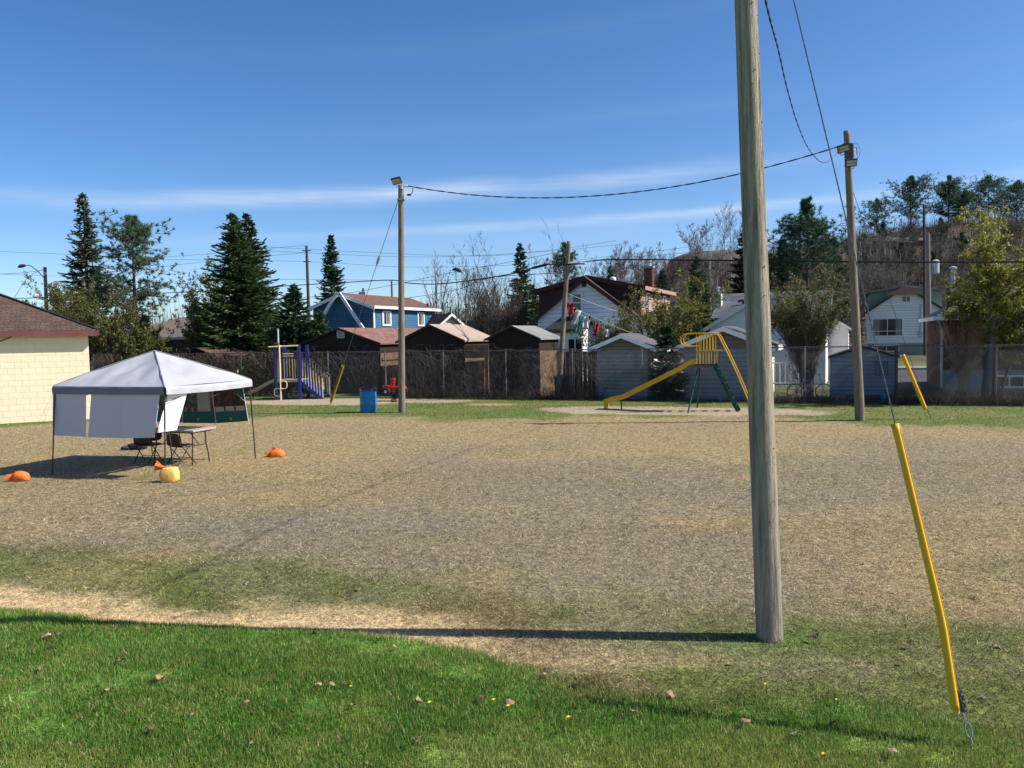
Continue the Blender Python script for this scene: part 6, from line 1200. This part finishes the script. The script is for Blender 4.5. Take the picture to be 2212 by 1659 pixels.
# ------------------------------------------------------------------ blue barrel
DR = G(793.5, 892)+np.array([0, .26, 0]); dr = thing('plastic_barrel', 'bright blue plastic barrel lined with a black bin bag', 'barrel', DR); R_ = .29
prof = [(0, 0), (.27, 0), (R_-.01, .02), (R_, .08), (R_, .26), (R_+.008, .275), (R_+.008, .29), (R_, .305), (R_, .55), (R_+.008, .565), (R_+.008, .58), (R_, .595), (R_, .80), (R_-.02, .86), (R_-.035, .86)]
b = MB(); b.lathe(prof, n=40, cap=False); smooth_obj(b.build('drum', drum_blue, dr))
V = []; F = []; n = 48
for j, (rr, zz) in enumerate(((R_-.10, .74), (R_-.05, .84), (R_-.012, .885), (R_+.014, .87), (R_+.016, .80), (R_+.02, .755))):
    for i in range(n): a = 2*math.pi*i/n; V.append(((rr+.006*math.sin(a*13+j))*math.cos(a), (rr+.006*math.sin(a*9+j))*math.sin(a), zz+(.018*math.sin(a*7)+.01*math.sin(a*17) if j > 3 or j == 2 else 0)))
for j in range(5):
    for i in range(n): F.append((j*n+i, j*n+(i+1) % n, (j+1)*n+(i+1) % n, (j+1)*n+i))
b = MB(); b.add(V, F+[tuple(range(n))]); smooth_obj(b.build('bin_liner', bag_black, dr))

# ------------------------------------------------------------------ yellow slide
sl_c = G(1522, 889); sl_c = np.array([6.42, 27.45, 0]); SA = math.radians(-21); sld = thing('playground_slide', 'tall yellow metal slide with green ladder in a sand patch', 'slide', sl_c, SA); PZ_ = 1.56; wd = .25
# local +x runs down the ladder (to the right), -x down the chute
b = MB(); b.box((0, 0, PZ_-.03), (.62, .56, .06)); b.build('platform', slide_green, sld); b = MB(); b.box((-.02, -.25, PZ_-.09), (.4, .03, .1)); b.build('platform_bracket', pm('rusty_orange', (.36, .12, .04), (.28, .09, .03), 8, .8), sld)
path_ = spline([(-.30, PZ_+.02), (-.55, PZ_-.06), (-.9, PZ_-.27), (-2.5, .50), (-2.75, .37), (-2.95, .31), (-3.35, .22), (-3.42, .18)], 7); V = []; F = []
cross = ((-wd-.025, .14), (-wd, .14), (-wd+.01, .0), (wd-.01, .0), (wd, .14), (wd+.025, .14))
for (x, z) in [(p[0], p[1]) for p in path_]:
    for (yy, zz) in cross: V.append((x, yy, z+zz))
for i in range(len(path_)-1):
    for k in range(5): q = i*6+k; F.append((q, q+1, q+7, q+6))
b = MB(); b.add(V, F); o = b.build('chute', slide_yellow, sld); sd = o.modifiers.new('solid', 'SOLIDIFY'); sd.thickness = .018; sd.offset = 0
b = MB(); b.box((-3.38, 0, .16), (.05, .52, .30)); b.build('chute_foot', slide_yellow, sld, bevel=.01)
b = MB(); b.tube((-2.85, 0, .34), (-2.85, 0, 0), .025, n=6); b.build('chute_support', slide_green, sld)
for sy in (-1, 1): b = MB(); b.tube((-.2, sy*.2, PZ_-.05), (-.42, sy*1.0, 0), .026, n=8); b.build('leg', slide_green, sld)
lx0, lx1 = .28, 1.05
for sy in (-1, 1): b = MB(); b.prism([(lx0-.05, sy*.22, PZ_), (lx0+.07, sy*.22, PZ_), (lx1+.07, sy*.22, 0), (lx1-.05, sy*.22, 0)][::(1 if sy > 0 else -1)], (0, .03, 0)); b.build('ladder_rail', slide_green, sld)
for i in range(6): u = (i+.75)/6.6; b = MB(); b.box((lx0+(lx1-lx0)*u, 0, PZ_*(1-u)), (.13, .44, .025)); b.build('rung', slide_green, sld)
RT = PZ_+1.0
for sy in (-1, 1):
    y = sy*.29; P = spline([(-.22, y, RT-.42), (-.55, y, RT-.42), (-.70, y, RT-.36), (-.76, y, RT-.22), (-.70, y, RT-.07), (-.55, y, RT-.01), (-.1, y, RT), (.28, y, RT), (.42, y, RT-.05), (.52, y, RT-.2), (.95, y, RT-1.1), (1.55, y, .0)], 7); b = MB(); b.path(P, .021, 8); b.build('handrail', slide_yellow, sld)
    for z0_, z1_, xs in ((PZ_+.0, PZ_+.42, (-.24, -.12, -.03, .06, .16, .34)), (PZ_+.42, RT, (-.24, -.10, .0, .1, .2, .3))):
        for x in xs: b = MB(); b.tube((x, y, z0_), (x, y, z1_-.01), .013, n=6); b.build('guard_bar', slide_yellow, sld)
    b = MB(); b.tube((-.24, y, PZ_+.43), (.72, y, PZ_+.43), .018, n=6); b.build('guard_rail', slide_yellow, sld)

# ------------------------------------------------------------------ laundry on its line
LN0 = P4+on4(hgt(1227, 655, P4[1])); LN1 = D(1440, 745, 37.5)
wire('clothes_line', 'sagging clothes line strung right from the leaning pole', sag_pts(LN0, LN1, .12), .008, rope_m, 4); wire('clothes_line', 'upper bare white line from the leaning pole toward the house', sag_pts(P4+on4(hgt(1228, 632, P4[1])), D(1375, 682, 44), .1), .01, rope_m, 4)
cl = {n: pm('cloth_'+n, c, tuple(v*.8 for v in c), 6, .85, .4, 14, transl=.2) for n, c in {'red': (.55, .03, .05), 'olive': (.045, .045, .03), 'white': (.70, .70, .72), 'teal': (.02, .30, .28), 'peach': (.62, .30, .18), 'pink': (.55, .16, .20), 'navy': (.03, .03, .05)}.items()}
def garment(label, x, y, w, h, col, skew, shape, Y=None, cat='clothing', nm='hanging_garment'):
    k_ = (x-1227)/(1440-1227); base = LN0+(LN1-LN0)*k_; Yw = base[1]; p = D(x, y, Yw); sc = Yw/1789; V = []; F = []; n, m = 8, 10
    rr = random.Random(x)
    for j in range(m+1):
        v = j/m
        for i in range(n+1):
            u = i/n-.5; ww_ = w*(1 if shape != 'shirt' else (1.35 if v < .34 else .95+.2*v))*(1-.10*v); V.append((u*ww_*sc+skew*v*sc, .05*math.sin(u*9+v*4+x)+.03*math.sin(v*7+x), -v*h*sc))
    for j in range(m):
        for i in range(n):
            if shape == 'trousers' and j > 4 and i in (3, 4): continue
            q = j*(n+1)+i; F.append((q, q+1, q+n+2, q+n+1))
    b = MB(); b.add(V, F); o = b.build(nm, cl[col], loc=p); o.data.shade_smooth(); sd = o.modifiers.new('solid', 'SOLIDIFY'); sd.thickness = .012; return tag(o, label, cat)
for a in [('red top hanging nearest the leaning pole', 1231, 654, 11, 25, 'red', 2, 'shirt'), ('dark olive shorts on the clothes line', 1238, 666, 13, 24, 'olive', -6, 'trousers'), ('white shirt hanging beside the dark shorts', 1246, 671, 14, 30, 'white', -6, 'shirt'), ('long teal trousers on the clothes line', 1254, 680, 11, 38, 'teal', -9, 'trousers'), ('second white shirt right of the teal trousers', 1262, 684, 13, 26, 'white', 2, 'shirt'), ('small peach cloth on the clothes line', 1270, 690, 7, 12, 'peach', -2, 'cloth'), ('dark navy cloth on the clothes line', 1278, 694, 8, 9, 'navy', 0, 'cloth'), ('long red garment hanging over the shrub', 1289, 698, 8, 26, 'red', -2, 'shirt'), ('small white cloth over the shrub', 1310, 712, 7, 16, 'white', 0, 'cloth'), ('pink garment above the small pale shed roof', 1337, 720, 7, 20, 'pink', -1, 'shirt')]: garment(*a)

# ------------------------------------------------------------------ odds and ends along the fence
bk_ = G(1911, 872); bu = thing('bucket', 'turquoise plastic bucket lying before the blue grey shed', 'bucket', W(ST(1910, 866, .35)[0], .35), TH); b = MB(); n = 16
b.lathe([(.0, 0), (.10, 0), (.13, .30), (.14, .30), (.14, .32), (.12, .32), (.095, .02)], n=20, cap=False); b.build('pail', pm('turquoise', (.01, .36, .42), (.01, .30, .36), 4, .4), bu)
s0, _ = ST(1868, 862, .5); b = MB(); b.box((0, 0, .14), (1.2, .05, .28)); tag(b.build('plank_edging', pm('old_plank', (.10, .10, .085), (.07, .07, .06), 4, .9), loc=W(s0, .55)), 'old plank leaning at the blue grey shed foot', 'plank').rotation_euler = (.15, 0, TH)
for i, (x, y, h, lb, mt) in enumerate([(1238, 862, .8, 'pale upright plank leaning behind the fence by the leaning pole', pm('straw_plank', (.30, .25, .13), (.22, .18, .1), 5, .9)), (1251, 862, .75, 'second pale plank leaning beside the first one', MATS['straw_plank'])]):
    s0, _ = ST(x, y, .4); b = MB(); b.box((0, 0, h/2), (.13, .03, h)); o = tag(b.build('leaning_plank', mt, loc=W(s0, .4)), lb, 'plank'); o.rotation_euler = (.1, -.08+.1*i, TH)
s0, _ = ST(1262, 800, 1.6); rf = thing('red_fence', 'dark red board fence behind the wire left of the small pale shed', 'fence', W(s0, 1.6), TH)
for i in range(12): b = MB(); b.box((-1.1+i*.19, 0, .95), (.175, .02, 1.9)); b.build('board', maroon_side, rf)
s0, _ = ST(1213, 840, .9); b = MB(); b.lathe([(0, 0), (.26, 0), (.3, .85), (.32, .85), (.32, .9), (0, .93)], n=16, cap=False); tag(b.build('rubbish_bin', pm('dark_bin', (.02, .022, .022), (.03, .032, .032), 5, .6), loc=W(s0, .9)), 'dark rubbish bin behind the leaning pole foot', 'bin')
# playhouse railing and a bicycle in the shade behind the wire, right of the near pole
s0, _ = ST(1690, 800, 2.6); rl = thing('porch_railing', 'white porch railing glimpsed right of the near pole', 'railing', W(s0, 2.6, 0), TH); b = MB(); b.box((0, 0, .55), (1.1, .06, .06)); b.box((0, 0, 1.35), (1.1, .06, .06)); b.build('rail', white_trim, rl)
for i in range(6): b = MB(); b.box((-.5+i*.2, 0, .95), (.045, .04, .8)); b.build('baluster', white_trim, rl)
for x in (-.55, .55): b = MB(); b.box((x, 0, .75), (.09, .09, 1.5)); b.build('post', white_trim, rl)
s0, _ = ST(1818, 850, .8); bc = thing('bicycle', 'dark bicycle leaning behind the fence beside the blue grey shed', 'bicycle', W(s0-1.1, 1.0), TH)
for x in (-.5, .5):
    b = MB(); b.path([(x+.3*math.cos(a), 0, .32+.3*math.sin(a)) for a in np.linspace(0, 2*math.pi, 25)], .02, 6); wl_ = b.build('wheel', rubber, bc); b = MB(); [b.path([(x, 0, .32), (x+.3*math.cos(a), 0, .32+.3*math.sin(a))], .004, 3) for a in np.linspace(0, 2*math.pi, 13)[:-1]]; b.build('spokes', galv, wl_)
b = MB(); b.path([(-.5, 0, .32), (-.08, 0, .3), (.36, 0, .78), (-.2, 0, .74), (-.5, 0, .32)], .018, 6); b.path([(-.08, 0, .3), (-.24, 0, .84)], .018, 6); b.path([(.5, 0, .32), (.34, 0, .9)], .018, 6); b.build('frame', alu, bc); b = MB(); b.box((-.25, 0, .88), (.24, .12, .05)); b.build('saddle', rubber, bc, bevel=.02); b = MB(); b.path([(.3, -.25, .98), (.36, 0, .95), (.3, .25, .98)], .015, 6); b.build('handlebar', black_m, bc)
# glimpses behind the vines
for (x, y, lb, m_, sz) in ((500, 806, 'pale crate seen through the vines behind the tent', white_plastic, (.6, .3, .4)), (515, 795, 'green tub seen through the vines behind the tent', pm('green_tub', (.03, .35, .10), (.03, .3, .09), 4, .5), (.5, .2, .12))):
    s0, z0 = ST(x, y, .6); b = MB(); b.box((0, 0, 0), sz); b.box((0, 0, sz[2]*.45), (sz[0]*1.06, sz[1]*1.06, .04)); tag(b.build('crate', m_, loc=W(s0, .6, max(z0, sz[2]/2))), lb, 'crate').rotation_euler = (0, 0, TH)

# ------------------------------------------------------------------ fallen leaves, dandelions, litter on the lawn
def oak_leaf(seed, L_=.075):
    r = random.Random(seed); n = 9; top = []
    for i in range(n+1): u = i/n; w_ = L_*(.12+.34*math.sin(math.pi*min(1, u*.95+.05))*(1 if i % 2 else .55)); top.append((u*L_, w_, .012*math.sin(u*5+seed)+.25*w_*r.uniform(.2, 1)))
    V = [(x, 0, .010*math.sin(x/L_*4)) for x, _, _ in top]+[(x, y, z) for x, y, z in top]+[(x, -y*r.uniform(.7, 1.1), z*.8) for x, y, z in top]; m = n+1
    F = [(i, i+1, m+i+1, m+i) for i in range(n)]+[(2*m+i, 2*m+i+1, i+1, i) for i in range(n)]; b = MB(); b.add(V, F); return b
lm = [pm('dry_leaf_%d' % i, c, tuple(v*.75 for v in c), 30, .8, transl=.2, rand=.2) for i, c in enumerate(((.46, .31, .17), (.52, .40, .24), (.15, .085, .05)))]
lp = [oak_leaf(i) for i in range(3)]; lo_ = []
spots = [(128, 1397, 1), (112, 1400, 0), (115, 1428, 2), (301, 1377, 1), (355, 1498, 1), (343, 1503, 0), (260, 1460, 0), (540, 1551, 0), (235, 1527, 0), (335, 1612, 2), (548, 1645, 1), (680, 1391, 2), (818, 1410, 1), (848, 1426, 1), (695, 1516, 0), (722, 1518, 1), (900, 1545, 0), (916, 1627, 0), (985, 1628, 2), (1033, 1535, 2), (1178, 1476, 1), (1357, 1555, 1), (1257, 1497, 2), (1090, 1548, 0), (1922, 1635, 1), (1440, 1510, 0), (1730, 1600, 1), (1600, 1580, 0), (1800, 1575, 2), (760, 1560, 0), (520, 1420, 0), (90, 1480, 0), (180, 1590, 1), (420, 1580, 0), (534, 1262, 1), (775, 1275, 0), (1865, 1218, 2), (2100, 1295, 2), (1750, 1390, 2), (1965, 1405, 2), (2055, 1420, 2), (2130, 1512, 1), (1960, 1440, 0), (1540, 1120, 0), (2150, 1400, 1), (1580, 1440, 0)]
for i, (x, y, k) in enumerate(spots):
    p = G(x, y); z = hz1(p[0], p[1])+(.045 if y > 1380 and x < 2000 else .012)
    if i < 3: o = lp[k].build('fallen_leaf', lm[k], loc=(p[0], p[1], z)); sd = o.modifiers.new('solid', 'SOLIDIFY'); sd.thickness = .001; lo_.append((k, o))
    else:
        src = [q for kk, q in lo_ if kk == k][0]; o = src.copy(); COL.objects.link(o); o.location = (p[0], p[1], z)
    o.rotation_euler = (rb.uniform(-.6, .6), rb.uniform(-.5, .5), rb.uniform(0, 6.28)); s_ = rb.uniform(.55, 1.0); o.scale = (s_, s_, s_)
    tag(o, ('curled tan oak leaf lying on the grass', 'pale buff oak leaf lying on the grass', 'dark brown curled leaf lying on the grass')[k], 'leaf', ('tan fallen leaves', 'pale fallen leaves', 'dark fallen leaves')[k])
dm_ = pm('dandelion_yellow', (.85, .60, .02), (.75, .5, .02), 30, .6); dproto = None
for i, (x, y) in enumerate([(930, 1557), (760, 1520), (1100, 1560), (1808, 1527), (1655, 1497), (1068, 1545), (1780, 1650), (1230, 1580), (1400, 1535)]):
    p = G(x, y); z = hz1(p[0], p[1])
    if dproto is None:
        dproto = thing('dandelion', 'small yellow dandelion flower in the lawn', 'flower', (0, 0, 0), group='dandelions in the lawn'); b = MB(); b.tube((0, 0, 0), (.004, 0, .055), .002, n=5); b.build('stalk', MATS['verge_grass'], dproto); b = MB(); V = []
        for k in range(20): a = k*2.4; r_ = .016*math.sqrt((k+1)/20); b.add([(r_*.2*math.cos(a), r_*.2*math.sin(a), .055), (r_*math.cos(a+.25), r_*math.sin(a+.25), .063), (r_*math.cos(a-.25), r_*math.sin(a-.25), .063)], [(0, 1, 2)])
        b.build('flower_head', dm_, dproto); o = dproto
    else: o = copy_tree(dproto)
    o.location = (p[0], p[1], z); s_ = rb.uniform(.8, 1.2); o.scale = (s_,)*3
for i, (x, y, L_, lb) in enumerate([(1755, 958, .25, 'pale broken stick lying in the dry field'), (2060, 905, .2, 'pale splinter on the grass before the fence'), (420, 1035, .22, 'white scrap lying on the field right of the yellow sandbag'), (1870, 893, .2, 'white stick beside the right floodlight pole')]):
    p = G(x, y); b = MB(); b.path([(-L_/2, 0, .012), (0, .01, .018), (L_/2, -.01, .012)], [.006, .01, .005], 5); tag(b.build('stick', pm('pale_stick', (.55, .50, .42), (.45, .4, .33), 20, .8), loc=p), lb, 'stick').rotation_euler = (0, 0, rb.uniform(-.4, .4))
